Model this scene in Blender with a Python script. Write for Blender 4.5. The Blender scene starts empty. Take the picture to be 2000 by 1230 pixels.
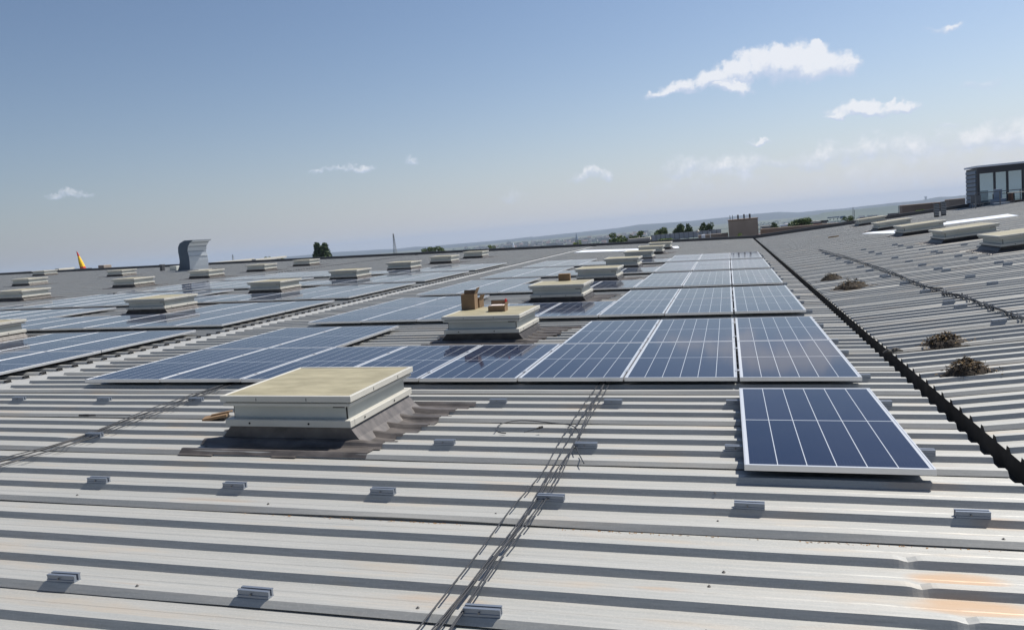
import bpy, math, random
from mathutils import Vector, Matrix, noise
R = math.radians
random.seed(7)
S = bpy.context.scene
C = S.collection

# ------------------------------------------------------------------ camera
FPX = 1524.228            # focal length in pixels of the 2000 px wide photograph
CAM = Matrix(((0.9605567679324217, 0.05755171692257397, 0.27206340337958645),
              (0.26366425315057024, 0.12246675743897746, -0.9568087870274471),
              (-0.0883847112897455, 0.9908025500581065, 0.10246194224482456)))
cd = bpy.data.cameras.new('camera'); cam = bpy.data.objects.new('camera', cd); C.objects.link(cam)
cam.matrix_world = CAM.to_4x4()
cd.sensor_width = 36; cd.lens = FPX / 2000 * 36; cd.clip_start = 0.05; cd.clip_end = 60000
S.camera = cam

def ray(u, v):
    return (CAM @ Vector((u - 1000, -(v - 615), -FPX))).normalized()

# ------------------------------------------------------------------ sun, sky, exposure
SUN_EL, SUN_AZ = R(54), R(44)          # azimuth clockwise from +Y
sd = Vector((math.sin(SUN_AZ) * math.cos(SUN_EL), math.cos(SUN_AZ) * math.cos(SUN_EL), math.sin(SUN_EL)))
sl = bpy.data.lights.new('sun', 'SUN'); so = bpy.data.objects.new('sun', sl); C.objects.link(so)
sl.energy = 5.0; sl.angle = R(0.53); sl.color = (1.0, 0.945, 0.86)
so.rotation_euler = sd.to_track_quat('Z', 'Y').to_euler()
S.view_settings.view_transform = 'Standard'; S.view_settings.look = 'None'
S.view_settings.gamma = 1; S.view_settings.exposure = 0.25
S.render.resolution_x = 1024; S.render.resolution_y = 629
S.cycles.volume_bounces = 1
SKY_STRENGTH = 0.071

def N(nt, t, **kw):
    n = nt.nodes.new(t)
    for k, v in kw.items(): setattr(n, k, v)
    return n

def ellipses():
    """clouds: (px centre, py centre, half width px, half height px, tilt, weight)"""
    L = []
    # big cloud
    for u, v, a, b, w in [(1292,179,30,7,.8),(1345,165,45,12,.9),(1400,156,42,17,1),(1445,140,45,22,1),(1500,122,55,26,1.1),
                          (1560,122,62,30,1.1),(1610,130,50,22,1),(1650,122,28,8,.8),(1594,92,20,11,.9),(1430,172,34,9,.8)]:
        L.append((u, v, a, b, -8, w))
    for u, v, a, b, w in [(1640,230,22,7,.7),(1690,215,55,15,1),(1750,203,42,11,.95),(1675,222,42,10,.8),
                          (1858,54,20,6,.7),(1910,165,26,9,.45),(1486,276,18,5,.55),(1856,243,30,7,.4),
                          (1150,342,40,10,.52),(1182,345,18,12,.5),(705,327,34,7,.52),(665,331,30,4,.4),(622,336,20,4,.42),(796,306,13,5,.42),(572,350,16,3,.22),(1020,374,22,7,.22),(1830,62,26,5,.35),
                          (130,379,30,5,.48),(95,384,10,3,.3),(1000,384,32,12,.3)]:
        L.append((u, v, a, b, -5, w))
    # hazy band low on the right
    for u, v, a, b, w in [(1340,325,60,20,.42),(1430,325,70,22,.52),(1590,312,55,20,.46),(1700,295,90,24,.46),
                          (1820,285,100,30,.46),(1930,268,90,26,.5),(2010,262,80,28,.52),(1520,318,60,10,.35),(1380,360,200,26,.26),(1780,345,240,40,.3)]:
        L.append((u, v, a, b, -7, w))
    return L

w = bpy.data.worlds.new('World'); S.world = w; w.use_nodes = True
nt = w.node_tree; nt.nodes.clear()
out = N(nt, 'ShaderNodeOutputWorld'); bg = N(nt, 'ShaderNodeBackground'); bg.inputs['Strength'].default_value = SKY_STRENGTH
sky = N(nt, 'ShaderNodeTexSky', sky_type='NISHITA', sun_disc=False, sun_elevation=SUN_EL, sun_rotation=SUN_AZ)
sky.altitude = 200; sky.air_density = 1.0; sky.dust_density = 1.0; sky.ozone_density = 2.2
tc = N(nt, 'ShaderNodeTexCoord')
def vmath(op, a, b):
    n = N(nt, 'ShaderNodeVectorMath', operation=op)
    for i, x in enumerate((a, b)):
        if x is None: continue
        if isinstance(x, (tuple, Vector)): n.inputs[i].default_value = tuple(x)
        else: nt.links.new(x, n.inputs[i])
    return n.outputs['Value'] if op == 'DOT_PRODUCT' else n.outputs['Vector']
def math_(op, a, b=0.0, c=None, clamp=False, tree=None):
    t = tree or nt
    n = N(t, 'ShaderNodeMath', operation=op); n.use_clamp = clamp
    for i, x in enumerate((a, b, c)):
        if x is None: continue
        if isinstance(x, (int, float)): n.inputs[i].default_value = x
        else: t.links.new(x, n.inputs[i])
    return n.outputs[0]
dirv = tc.outputs['Generated']
n1 = N(nt, 'ShaderNodeTexNoise'); n1.inputs['Scale'].default_value = 26; n1.inputs['Detail'].default_value = 7; n1.inputs['Roughness'].default_value = .6
nt.links.new(dirv, n1.inputs['Vector'])
warp = vmath('SCALE', vmath('SUBTRACT', n1.outputs['Color'], (.5, .5, .5)), None)
warp.node.inputs['Scale'].default_value = .045
dw = vmath('ADD', dirv, warp)
field = None; shade = None
for (u, v, a, b, tilt, wt) in ellipses():
    c = ray(u, v)
    t = R(tilt)
    p1 = ray(u + 10 * math.cos(t), v + 10 * math.sin(t)); r_ = (p1 - c * p1.dot(c)).normalized(); up = r_.cross(c)
    if up.z < 0: up = -up
    ra, rb = a * 1.25 / FPX, b * 1.4 / FPX
    off = c.dot(r_); 
    x = vmath('DOT_PRODUCT', dw, r_ / ra); y = vmath('DOT_PRODUCT', dw, up / rb)
    rr = math_('ADD', math_('MULTIPLY', x, x), math_('MULTIPLY', y, y))
    f = math_('MULTIPLY', math_('SUBTRACT', 1.0, rr, clamp=True), wt)
    g = math_('MULTIPLY', f, math_('MULTIPLY_ADD', y, .8, .55, clamp=True))
    field = f if field is None else math_('MAXIMUM', field, f)
    shade = g if shade is None else math_('MAXIMUM', shade, g)
front = math_('GREATER_THAN', vmath('DOT_PRODUCT', dirv, ray(1400, 300)), .3)
n2 = N(nt, 'ShaderNodeTexNoise'); n2.inputs['Scale'].default_value = 60; n2.inputs['Detail'].default_value = 8; n2.inputs['Roughness'].default_value = .62
nt.links.new(dirv, n2.inputs['Vector'])
den = math_('MULTIPLY', field, math_('MULTIPLY_ADD', n2.outputs['Fac'], 2.6, -.35, clamp=False))
mr = N(nt, 'ShaderNodeMapRange', interpolation_type='SMOOTHSTEP'); mr.inputs['From Min'].default_value = .05; mr.inputs['From Max'].default_value = .72; mr.inputs['To Max'].default_value = .86
nt.links.new(den, mr.inputs['Value'])
mask = math_('MULTIPLY', mr.outputs[0], front)
mixs = N(nt, 'ShaderNodeMix', data_type='RGBA')          # lit tops against greyer bases
cr = N(nt, 'ShaderNodeMapRange', interpolation_type='SMOOTHSTEP'); cr.inputs['From Min'].default_value = .05; cr.inputs['From Max'].default_value = .42
nt.links.new(math_('MULTIPLY', shade, math_('MULTIPLY_ADD', n2.outputs['Fac'], 2.4, -.3)), cr.inputs['Value']); nt.links.new(cr.outputs[0], mixs.inputs[0])
K = .84 / SKY_STRENGTH
mixs.inputs[6].default_value = (.58 * K, .66 * K, .83 * K, 1); mixs.inputs[7].default_value = (.90 * K, .91 * K, .95 * K, 1)
sepd = N(nt, 'ShaderNodeSeparateXYZ'); nt.links.new(dirv, sepd.inputs[0])
hz_ = math_('POWER', math_('SUBTRACT', 1.0, math_('ABSOLUTE', sepd.outputs[2]), clamp=True), 11.0)      # pale lavender haze layer low in the sky
side = math_('MULTIPLY_ADD', vmath('DOT_PRODUCT', dirv, (math.sin(R(30)), math.cos(R(30)), 0)), .9, .1, clamp=True)
hc = N(nt, 'ShaderNodeMix', data_type='RGBA'); nt.links.new(side, hc.inputs[0])
hc.inputs[6].default_value = (.235 * K, .255 * K, .305 * K, 1); hc.inputs[7].default_value = (.72 * K, .73 * K, .80 * K, 1)
hm = N(nt, 'ShaderNodeMix', data_type='RGBA'); nt.links.new(math_('MULTIPLY', hz_, .93), hm.inputs[0]); tint = vmath('SCALE', vmath('MULTIPLY', sky.outputs[0], (1.16, 1.17, 1.20)), None); nt.links.new(math_('MULTIPLY_ADD', side, .22, .86), tint.node.inputs['Scale']); nt.links.new(tint, hm.inputs[6]); nt.links.new(hc.outputs[2], hm.inputs[7])
mx = N(nt, 'ShaderNodeMix', data_type='RGBA'); nt.links.new(mask, mx.inputs[0]); nt.links.new(hm.outputs[2], mx.inputs[6]); nt.links.new(mixs.outputs[2], mx.inputs[7])
nt.links.new(mx.outputs[2], bg.inputs['Color']); nt.links.new(bg.outputs[0], out.inputs['Surface'])

# ------------------------------------------------------------------ frames of the two roof slopes
TA, TD = R(1.9), R(-3.9)
HT = 1.5606                      # camera height over the rib tops of the main slope
def frame(t): return Vector((math.cos(t), 0, -math.sin(t))), Vector((math.sin(t), 0, math.cos(t)))
AX, AN = frame(TA); DX, DN = frame(TD)
A0 = AN * -HT
def PA(x, y, z=0): return A0 + AX * x + Vector((0, y, 0)) + AN * z
D0 = PA(1.85, 0)
def PD(x, y, z=0): return D0 + DX * x + Vector((0, y, 0)) + DN * z
def onA(u, v, h=0):
    d = ray(u, v); t = AN.dot(A0 + AN * h) / AN.dot(d); p = d * t - A0
    return p.dot(AX), p.y
def onD(u, v, h=0):
    d = ray(u, v); t = DN.dot(D0 + DN * h) / DN.dot(d); p = d * t - D0
    return p.dot(DX), p.y
def at(u, v, y):                 # world point on the sight line, y metres ahead
    d = ray(u, v); return d * (y / d.y)

# ------------------------------------------------------------------ materials
def mat(name, col, rough=.6, metal=0, spec=.5, var=0, scale=8, bump=0, stretch=(1, 1, 1), col2=None, ior=1.45):
    m = bpy.data.materials.new(name); m.use_nodes = True; t = m.node_tree; b = t.nodes['Principled BSDF']
    b.inputs['Base Color'].default_value = (*col, 1); b.inputs['Roughness'].default_value = rough
    b.inputs['Metallic'].default_value = metal; b.inputs['Specular IOR Level'].default_value = spec; b.inputs['IOR'].default_value = ior
    if var or col2 or bump:
        tcn = N(t, 'ShaderNodeTexCoord'); mp = N(t, 'ShaderNodeMapping'); mp.inputs['Scale'].default_value = stretch
        t.links.new(tcn.outputs['Object'], mp.inputs['Vector'])
        nz = N(t, 'ShaderNodeTexNoise'); nz.inputs['Scale'].default_value = scale; nz.inputs['Detail'].default_value = 6; nz.inputs['Roughness'].default_value = .6
        t.links.new(mp.outputs[0], nz.inputs['Vector'])
        if var or col2:
            c2 = col2 or tuple(min(1, c * (1 + var)) for c in col); c1 = col if col2 else tuple(c * (1 - var) for c in col)
            r = N(t, 'ShaderNodeValToRGB'); r.color_ramp.elements[0].position = .35; r.color_ramp.elements[1].position = .68
            r.color_ramp.elements[0].color = (*c1, 1); r.color_ramp.elements[1].color = (*c2, 1)
            t.links.new(nz.outputs['Fac'], r.inputs[0]); t.links.new(r.outputs[0], b.inputs['Base Color'])
        if bump:
            bp = N(t, 'ShaderNodeBump'); bp.inputs['Strength'].default_value = bump; bp.inputs['Distance'].default_value = .01
            t.links.new(nz.outputs['Fac'], bp.inputs['Height']); t.links.new(bp.outputs[0], b.inputs['Normal'])
    return m

def metal_sheet():
    m = bpy.data.materials.new('galvanised_sheet'); m.use_nodes = True; t = m.node_tree; b = t.nodes['Principled BSDF']
    tcn = N(t, 'ShaderNodeTexCoord'); O = tcn.outputs['Object']
    def nz(scale, stretch, detail=5, rough=.6):
        mp = N(t, 'ShaderNodeMapping'); mp.inputs['Scale'].default_value = stretch; t.links.new(O, mp.inputs['Vector'])
        n = N(t, 'ShaderNodeTexNoise'); n.inputs['Scale'].default_value = scale; n.inputs['Detail'].default_value = detail; n.inputs['Roughness'].default_value = rough
        t.links.new(mp.outputs[0], n.inputs['Vector']); return n.outputs['Fac']
    def rng(x, a, b_, c=0, d=1):
        r = N(t, 'ShaderNodeMapRange', interpolation_type='SMOOTHSTEP'); t.links.new(x, r.inputs['Value'])
        for k, v in (('From Min', a), ('From Max', b_), ('To Min', c), ('To Max', d)): r.inputs[k].default_value = v
        return r.outputs[0]
    def mixc(f, a, c):
        n = N(t, 'ShaderNodeMix', data_type='RGBA')
        if isinstance(f, float): n.inputs[0].default_value = f
        else: t.links.new(f, n.inputs[0])
        for i, x in ((6, a), (7, c)):
            if isinstance(x, tuple): n.inputs[i].default_value = (*x, 1)
            else: t.links.new(x, n.inputs[i])
        return n.outputs[2]
    streak = nz(3.0, (.35, 14, 14)); fine = nz(60, (.12, 1.6, 1.6), 4, .7); spot = nz(90, (1, 1, 1), 3); big = nz(.9, (1, 1.2, 1), 4)
    warm = nz(1.6, (.6, 2.6, 1), 5)
    col = mixc(rng(streak, .3, .7), (.335, .345, .338), (.41, .408, .388))
    col = mixc(rng(fine, .35, .72, 0, .42), col, (.25, .255, .25))
    col = mixc(rng(spot, .45, .75, 0, .4), col, (.47, .465, .44))
    col = mixc(rng(warm, .52, .74, 0, .6), col, (.43, .365, .29))
    col = mixc(rng(big, .55, .78, 0, .28), col, (.27, .262, .245))
    # rust run-off stains of their own shape
    sep = N(t, 'ShaderNodeSeparateXYZ'); wn = N(t, 'ShaderNodeTexNoise'); wn.inputs['Scale'].default_value = 5; wn.inputs['Detail'].default_value = 5
    mp = N(t, 'ShaderNodeMapping'); mp.inputs['Scale'].default_value = (.6, 3, 1); t.links.new(O, mp.inputs['Vector']); t.links.new(mp.outputs[0], wn.inputs['Vector'])
    t.links.new(O, sep.inputs[0])
    M = lambda *a, **k: math_(*a, tree=t, **k)
    stain = None
    for (u, v, a, b_) in [(1870, 1132, .24, .085), (1910, 1188, .30, .09), (220, 806, 1.0, .035), (30, 803, .8, .03), (1960, 1030, .2, .05), (860, 1170, .3, .06), (420, 975, .4, .05), (1800, 955, .28, .035), (1300, 1150, .2, .03), (265, 1150, .25, .03), (410, 812, .1, .05), (1690, 690, .2, .03)]:
        x0, y0 = onA(u, v, -.035)
        dx = M('MULTIPLY', M('SUBTRACT', sep.outputs[0], x0), 1 / a); dy = M('MULTIPLY', M('SUBTRACT', sep.outputs[1], y0), 1 / b_)
        s = M('SUBTRACT', 1.0, M('ADD', M('MULTIPLY', dx, dx), M('MULTIPLY', dy, dy)), clamp=True)
        s = M('MULTIPLY', s, .9 if v > 1120 and u > 1500 else .45)
        stain = s if stain is None else M('MAXIMUM', stain, s)
    stain = M('MULTIPLY', stain, M('MULTIPLY_ADD', wn.outputs['Fac'], 1.6, -.1, clamp=True), clamp=True)
    col = mixc(rng(stain, .02, .62, 0, .85), col, (.42, .29, .185))
    t.links.new(col, b.inputs['Base Color'])
    b.inputs['Metallic'].default_value = .22; b.inputs['Specular IOR Level'].default_value = .5
    t.links.new(rng(fine, .3, .7, .52, .68), b.inputs['Roughness'])
    bp = N(t, 'ShaderNodeBump'); bp.inputs['Strength'].default_value = .10; bp.inputs['Distance'].default_value = .004
    t.links.new(fine, bp.inputs['Height']); t.links.new(bp.outputs[0], b.inputs['Normal'])
    return m

def panel_glass():
    m = bpy.data.materials.new('solar_cells_under_glass'); m.use_nodes = True; t = m.node_tree; b = t.nodes['Principled BSDF']
    tcn = N(t, 'ShaderNodeTexCoord'); sep = N(t, 'ShaderNodeSeparateXYZ'); t.links.new(tcn.outputs['Object'], sep.inputs[0])
    M = lambda *a, **k: math_(*a, tree=t, **k)
    X, Y = sep.outputs[0], sep.outputs[1]
    cw = .1635
    def line(coord, period, half, off=0.0):       # 1 on the line
        q = M('DIVIDE', M('ADD', coord, off), period); fr = M('SUBTRACT', q, M('ROUND', q)); return M('LESS_THAN', M('ABSOLUTE', fr), half / period)
    cols = line(X, cw, .0026)
    midd = M('LESS_THAN', M('ABSOLUTE', Y), .0055)
    white = M('MAXIMUM', cols, midd)
    edge = M('MAXIMUM', M('GREATER_THAN', M('ABSOLUTE', X), cw * 3 - .001), M('GREATER_THAN', M('ABSOLUTE', Y), 1.052))
    white = M('MAXIMUM', white, edge)
    rowl = line(Y, .0875, .0009, .04375); bus = line(X, cw / 9, .0005, cw / 18)
    thin = M('MAXIMUM', rowl, bus)
    wn = N(t, 'ShaderNodeTexWhiteNoise', noise_dimensions='2D')
    oi = N(t, 'ShaderNodeObjectInfo')
    cv = N(t, 'ShaderNodeCombineXYZ'); t.links.new(M('ADD', M('FLOOR', M('DIVIDE', X, cw)), M('MULTIPLY', oi.outputs['Random'], 50)), cv.inputs[0]); t.links.new(M('GREATER_THAN', Y, 0.0), cv.inputs[1])
    t.links.new(cv.outputs[0], wn.inputs['Vector'])
    def mixc(f, a, c):
        n = N(t, 'ShaderNodeMix', data_type='RGBA')
        if isinstance(f, float): n.inputs[0].default_value = f
        else: t.links.new(f, n.inputs[0])
        for i, x in ((6, a), (7, c)):
            if isinstance(x, tuple): n.inputs[i].default_value = (*x, 1)
            else: t.links.new(x, n.inputs[i])
        return n.outputs[2]
    base = mixc(wn.outputs['Value'], (.006, .014, .044), (.011, .018, .050))
    base = mixc(M('MULTIPLY', thin, .35), base, (.05, .06, .095))
    base = mixc(white, base, (.46, .49, .54))
    dn = N(t, 'ShaderNodeTexNoise'); dn.inputs['Scale'].default_value = 3; dn.inputs['Detail'].default_value = 6; t.links.new(tcn.outputs['Object'], dn.inputs['Vector'])
    base = mixc(M('MULTIPLY_ADD', dn.outputs['Fac'], .03, -.006, clamp=True), base, (.42, .40, .36))
    t.links.new(base, b.inputs['Base Color']); b.inputs['IOR'].default_value = 1.17
    t.links.new(M('MULTIPLY_ADD', dn.outputs['Fac'], .05, .035), b.inputs['Roughness'])
    return m

M_sheet = metal_sheet(); M_glass = panel_glass()
M_alu = mat('anodised_aluminium', (.62, .63, .65), .38, .75)
M_alud = mat('clip_aluminium', (.22, .25, .30), .42, .55)
M_flash = mat('bright_flashing', (.33, .335, .33), .6, .0, var=.12, scale=6, stretch=(4, .5, 1))
M_white = mat('coated_white_aluminium', (.50, .49, .445), .45, .0, var=.05, scale=3)
M_whited = mat('skylight_wall', (.40, .42, .40), .55, .0, var=.05, scale=3)
M_lid = mat('yellowed_polycarbonate', (.25, .225, .145), .55, 0, col2=(.37, .335, .225), scale=3.2, stretch=(1, 2.2, 1), bump=.12)
M_black = mat('black_rubber', (.010, .010, .012), .6)
M_dark = mat('dark_gutter_metal', (.13, .12, .105), .75, .0, var=.4, scale=2)
M_memb = mat('bitumen_membrane', (.055, .050, .048), .45, 0, spec=.6, col2=(.14, .125, .117), scale=5, stretch=(.7, 2, 1), bump=.3)
M_card = mat('cardboard', (.22, .145, .085), .85, 0, var=.10, scale=9)
M_cardl = mat('cardboard_label', (.72, .64, .60), .8)
M_red = mat('red_tape', (.62, .06, .05), .6)
M_cable = mat('black_cable', (.028, .030, .036), .5)
M_twig = mat('dry_twigs', (.10, .065, .035), .9, 0, col2=(.34, .24, .12), scale=14)
M_twigd = mat('dark_twigs', (.035, .026, .018), .9)
M_par = mat('parapet_cap', (.05, .053, .062), .5, .2)
M_stone = mat('beige_render', (.30, .255, .22), .85, 0, var=.10, scale=.8)
M_stone2 = mat('brown_render', (.26, .205, .17), .85, 0, var=.12, scale=.8)
M_fence = mat('pale_screen', (.46, .48, .50), .6, 0, var=.06, scale=1)
M_plate = mat('white_roof_plate', (.82, .86, .92), .35)
M_wgrey = mat('dark_window_frame', (.045, .045, .055), .5)
M_clad = mat('blue_grey_cladding', (.15, .20, .28), .5, .2, var=.1, scale=2)
M_win = mat('window_glass', (.50, .57, .56), .05, .85)
M_rail = mat('railing_metal', (.10, .11, .13), .4, .5)
M_wood = mat('brown_wood', (.14, .07, .045), .7, var=.2, scale=5)
M_wcloth = mat('pale_pot', (.5, .5, .5), .7)
M_duct = mat('duct_metal_shaded', (.055, .08, .115), .45, .2, var=.08, scale=1.2)  # shade on the camera side is put into this darker tone
M_ductl = mat('duct_mouth', (.42, .46, .50), .5, .1)  # pale sky tone of the light side, put into the colour
M_leafd = mat('poplar_leaf', (.035, .065, .022), .7, 0, col2=(.085, .135, .04), scale=1.1)
M_leaf = mat('tree_leaf', (.07, .11, .035), .7, 0, col2=(.15, .21, .06), scale=.7)
M_leafb = mat('bright_leaf', (.10, .17, .02), .7, 0, col2=(.22, .30, .04), scale=1.1)
M_bark = mat('bark', (.08, .06, .045), .9)
M_yel = mat('yellow_cloth', (.80, .52, .03), .8)
M_redc = mat('red_cloth', (.55, .035, .03), .8)
M_ground = mat('ground_fields', (.04, .06, .03), .95, 0, col2=(.10, .10, .06), scale=.0022)
M_yard = mat('yard', (.10, .10, .10), .95, 0, var=.2, scale=.05)
M_hill = mat('hill_fields_haze_blue', (.010, .018, .028), .95, 0, col2=(.022, .034, .040), scale=.0016)  # dark blue base: distance haze put into the hill colour
M_hillp = mat('hill_pale_fields', (.030, .050, .036), .95, 0, col2=(.075, .095, .06), scale=.0016)
M_pyl = mat('pylon_steel', (.20, .21, .22), .5, .5)
M_whouse = mat('pale_house_wall', (.46, .43, .39), .85)
M_ghouse = mat('grey_house_wall', (.24, .23, .24), .85)
M_rroof = mat('tile_roof', (.17, .10, .085), .85)
M_groof = mat('slate_roof', (.10, .10, .11), .85)
M_blue = mat('blue_block', (.13, .20, .34), .7)
M_maroon = mat('maroon_container', (.16, .025, .03), .6, var=.2, scale=2)
M_leafbit = mat('dry_leaf_bits', (.30, .17, .07), .9)
M_wire = mat('screw_steel', (.20, .19, .18), .5, .3)
M_dirt = mat('dried_dirt', (.16, .12, .08), .9)

# ------------------------------------------------------------------ mesh helpers
class MB:
    def __init__(s): s.v = []; s.f = []; s.m = []; s.mi = 0
    def poly(s, pts):
        n = len(s.v); s.v += [tuple(p) for p in pts]; s.f.append(tuple(range(n, n + len(pts)))); s.m.append(s.mi)
    def box(s, x0, x1, y0, y1, z0, z1, fn=None):
        n = len(s.v)
        P = [(x0, y0, z0), (x1, y0, z0), (x1, y1, z0), (x0, y1, z0), (x0, y0, z1), (x1, y0, z1), (x1, y1, z1), (x0, y1, z1)]
        if fn: P = [tuple(fn(*p)) for p in P]
        s.v += P
        for q in ((0, 3, 2, 1), (4, 5, 6, 7), (0, 1, 5, 4), (1, 2, 6, 5), (2, 3, 7, 6), (3, 0, 4, 7)):
            s.f.append(tuple(n + i for i in q)); s.m.append(s.mi)
    def bbox(s, x0, x1, y0, y1, z0, z1, b=.002):
        """box with chamfered upper edges"""
        n = len(s.v)
        rings = [(0, z0), (0, z1 - b), (b, z1)]
        for i, z in rings:
            s.v += [(x0 + i, y0 + i, z), (x1 - i, y0 + i, z), (x1 - i, y1 - i, z), (x0 + i, y1 - i, z)]
        for k in range(2):
            for i in range(4):
                j = (i + 1) % 4; a = n + 4 * k
                s.f.append((a + i, a + j, a + 4 + j, a + 4 + i)); s.m.append(s.mi)
        s.f.append((n + 8, n + 9, n + 10, n + 11)); s.m.append(s.mi); s.f.append((n + 3, n + 2, n + 1, n)); s.m.append(s.mi)
    def tube(s, pts, r, k=6, cap=True):
        pts = [Vector(p) for p in pts]; n0 = len(s.v); up = Vector((0, 0, 1))
        for i, p in enumerate(pts):
            d = (pts[min(i + 1, len(pts) - 1)] - pts[max(i - 1, 0)]).normalized()
            a = d.cross(up)
            if a.length < .05: a = d.cross(Vector((0, 1, 0)))
            a.normalize(); b = a.cross(d); rr = r[i] if isinstance(r, (list, tuple)) else r
            for j in range(k):
                t = 2 * math.pi * j / k; s.v.append(tuple(p + (a * math.cos(t) + b * math.sin(t)) * rr))
        for i in range(len(pts) - 1):
            for j in range(k):
                a = n0 + i * k + j; b_ = n0 + i * k + (j + 1) % k
                s.f.append((a, b_, b_ + k, a + k)); s.m.append(s.mi)
        if cap:
            s.f.append(tuple(n0 + j for j in range(k))); s.m.append(s.mi)
            e = n0 + (len(pts) - 1) * k; s.f.append(tuple(e + j for j in reversed(range(k)))); s.m.append(s.mi)
    def build(s, name, mats, parent=None, loc=None, rot=None, smooth=False):
        me = bpy.data.meshes.new(name); me.from_pydata(s.v, [], s.f)
        mats = mats if isinstance(mats, (list, tuple)) else [mats]
        for m in mats: me.materials.append(m)
        if len(mats) > 1: me.polygons.foreach_set('material_index', s.m)
        if smooth: me.polygons.foreach_set('use_smooth', [True] * len(me.polygons))
        me.update()
        o = bpy.data.objects.new(name, me); C.objects.link(o)
        if parent: o.parent = parent
        if loc is not None: o.location = loc
        if rot is not None: o.rotation_euler = rot
        return o
def tag(o, label=None, cat=None, group=None, kind=None):
    if label: o['label'] = label
    if cat: o['category'] = cat
    if group: o['group'] = group
    if kind: o['kind'] = kind
    return o
def empty(name, loc=(0, 0, 0), rot=(0, 0, 0)):
    o = bpy.data.objects.new(name, None); C.objects.link(o); o.location = loc; o.rotation_euler = rot; o.empty_display_size = .1
    return o
def copy_tree(o, parent=None):
    c = o.copy(); C.objects.link(c); c.parent = parent
    for ch in list(o.children): copy_tree(ch, c)
    return c
def ordn(i):
    ones = ['', 'first', 'second', 'third', 'fourth', 'fifth', 'sixth', 'seventh', 'eighth', 'ninth', 'tenth', 'eleventh', 'twelfth', 'thirteenth', 'fourteenth', 'fifteenth', 'sixteenth', 'seventeenth', 'eighteenth', 'nineteenth']
    n = i + 1
    if n < 20: return ones[n]
    t = {2: ('twenty', 'twentieth'), 3: ('thirty', 'thirtieth'), 4: ('forty', 'fortieth')}[n // 10]
    return t[1] if n % 10 == 0 else t[0] + '-' + ones[n % 10]
ORD = ['first', 'second', 'third', 'fourth', 'fifth', 'sixth', 'seventh', 'eighth', 'ninth', 'tenth', 'eleventh', 'twelfth', 'thirteenth', 'fourteenth', 'fifteenth']
RA, RD = (0, TA, 0), (0, TD, 0)

# ------------------------------------------------------------------ the big ribbed roof
PITCH, YK, RH, RUN = .26667, 3.907, .035, .020
def prof(y):                      # height of the ribbed sheet (rib top = 0)
    q = (y - YK + RUN) % PITCH
    if q < RUN: return -RH + RH * q / RUN
    if q < RUN + .05: return 0.0
    if q < RUN * 2 + .05: return -RH * (q - RUN - .05) / RUN
    return -RH
def profile(y0, y1, fine=True, seams=True):
    L = []; n = math.floor((y0 - YK) / PITCH)
    while YK + n * PITCH < y1 + PITCH:
        k = YK + n * PITCH
        if seams and n % 4 == 0:
            L += [(k - .030, -RH, 0), (k - .010, -RH - .001, 0), (k - .026, -RH + .004, 1), (k, 0, 0)]
        else:
            L += [(k - RUN, -RH, 0), (k, 0, 0)]
        L += [(k + .05, 0, 0), (k + .072, -RH, 0)]
        if fine: L += [(k + .150, -RH, 0), (k + .157, -RH + .0022, 0), (k + .164, -RH, 0)]
        n += 1
    return [p for p in L if y0 <= p[0] <= y1]
def sheet(mb, xs, P, wob=0, dents=(), seamgap=.005, sd=0):
    n = len(mb.v); k = len(P)
    for x in xs:
        for (y, z, s) in P:
            zz = z
            if wob:
                sh = math.floor((y - YK + .02) / (4 * PITCH))
                zz += wob * noise.noise(Vector((x * .55, y * .35 + sh * 7.3, sd))) + wob * .25 * noise.noise(Vector((x * 3, sh * 3.1, sd + 5)))
            if s: zz += seamgap * (1.9 if abs(y - YK) < .1 else 1) * max(0, noise.noise(Vector((x * .6, y * 3, 3.3))) * 1.6 + .45)
            if z > -.03:
                for (dx, dy, w_, dep) in dents:
                    if abs(y - dy) < .09: zz -= dep * math.exp(-((x - dx) / w_) ** 2)
            mb.v.append((x, y, zz))
    for i in range(len(xs) - 1):
        for j in range(k - 1):
            a = n + i * k + j; mb.f.append((a, a + k, a + k + 1, a + 1)); mb.m.append(mb.mi)
def steps(a, b, st):
    k = max(1, round((b - a) / st)); return [a + (b - a) * i / k for i in range(k + 1)]

hall = empty('warehouse', PA(0, 25))
tag(hall, 'huge low warehouse under the shallow ribbed galvanised metal roof one stands on', 'warehouse')
def under(o):                     # keep world placement while parenting to the hall
    o.parent = hall; o.matrix_parent_inverse = hall.matrix_world.inverted() if False else Matrix.Translation(-Vector(hall.location)); return o

EDGE = 1.53
dents = []
for (u, v) in [(1775, 1100), (1803, 1156), (1890, 1216)]:
    x0, y0 = onA(u, v, -.01); k = YK + round((y0 - YK) / PITCH) * PITCH; dents.append((x0, k, .030, .011))
for (u, v) in [(632, 1030), (120, 860), (1105, 1050)]:
    x0, y0 = onA(u, v, -.01); k = YK + round((y0 - YK) / PITCH) * PITCH; dents.append((x0, k, .03, .006))
mb = MB()
nearx = steps(-8.44, .3, .12) + steps(.3, 1.25, .02)[1:] + steps(1.25, EDGE, .1)[1:]
sheet(mb, nearx, profile(.6, 10.0), .004, dents)
last = profile(.6, 10.0)[-1][0]
sheet(mb, steps(-8.44, EDGE, 1.0), profile(last, 52.2, fine=False, seams=True), .004)
sheet(mb, steps(-66, -21.5, 3.0), profile(2, 52.2, fine=False), .003); sheet(mb, steps(-21.12, -8.80, 1.5), profile(2, 52.2, fine=False), .003)
o = under(mb.build('ribbed_roof', M_sheet, None, A0, RA)); o['label'] = 'main roof slope of pale grey trapezoidal metal sheets'
mb = MB()
DE = -.15
sheet(mb, steps(DE, 4.0, .25), profile(3.0, 20.0, fine=False), .006, [(onD(1720, 1)[0], 0, 1, 0)], sd=9)
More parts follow.
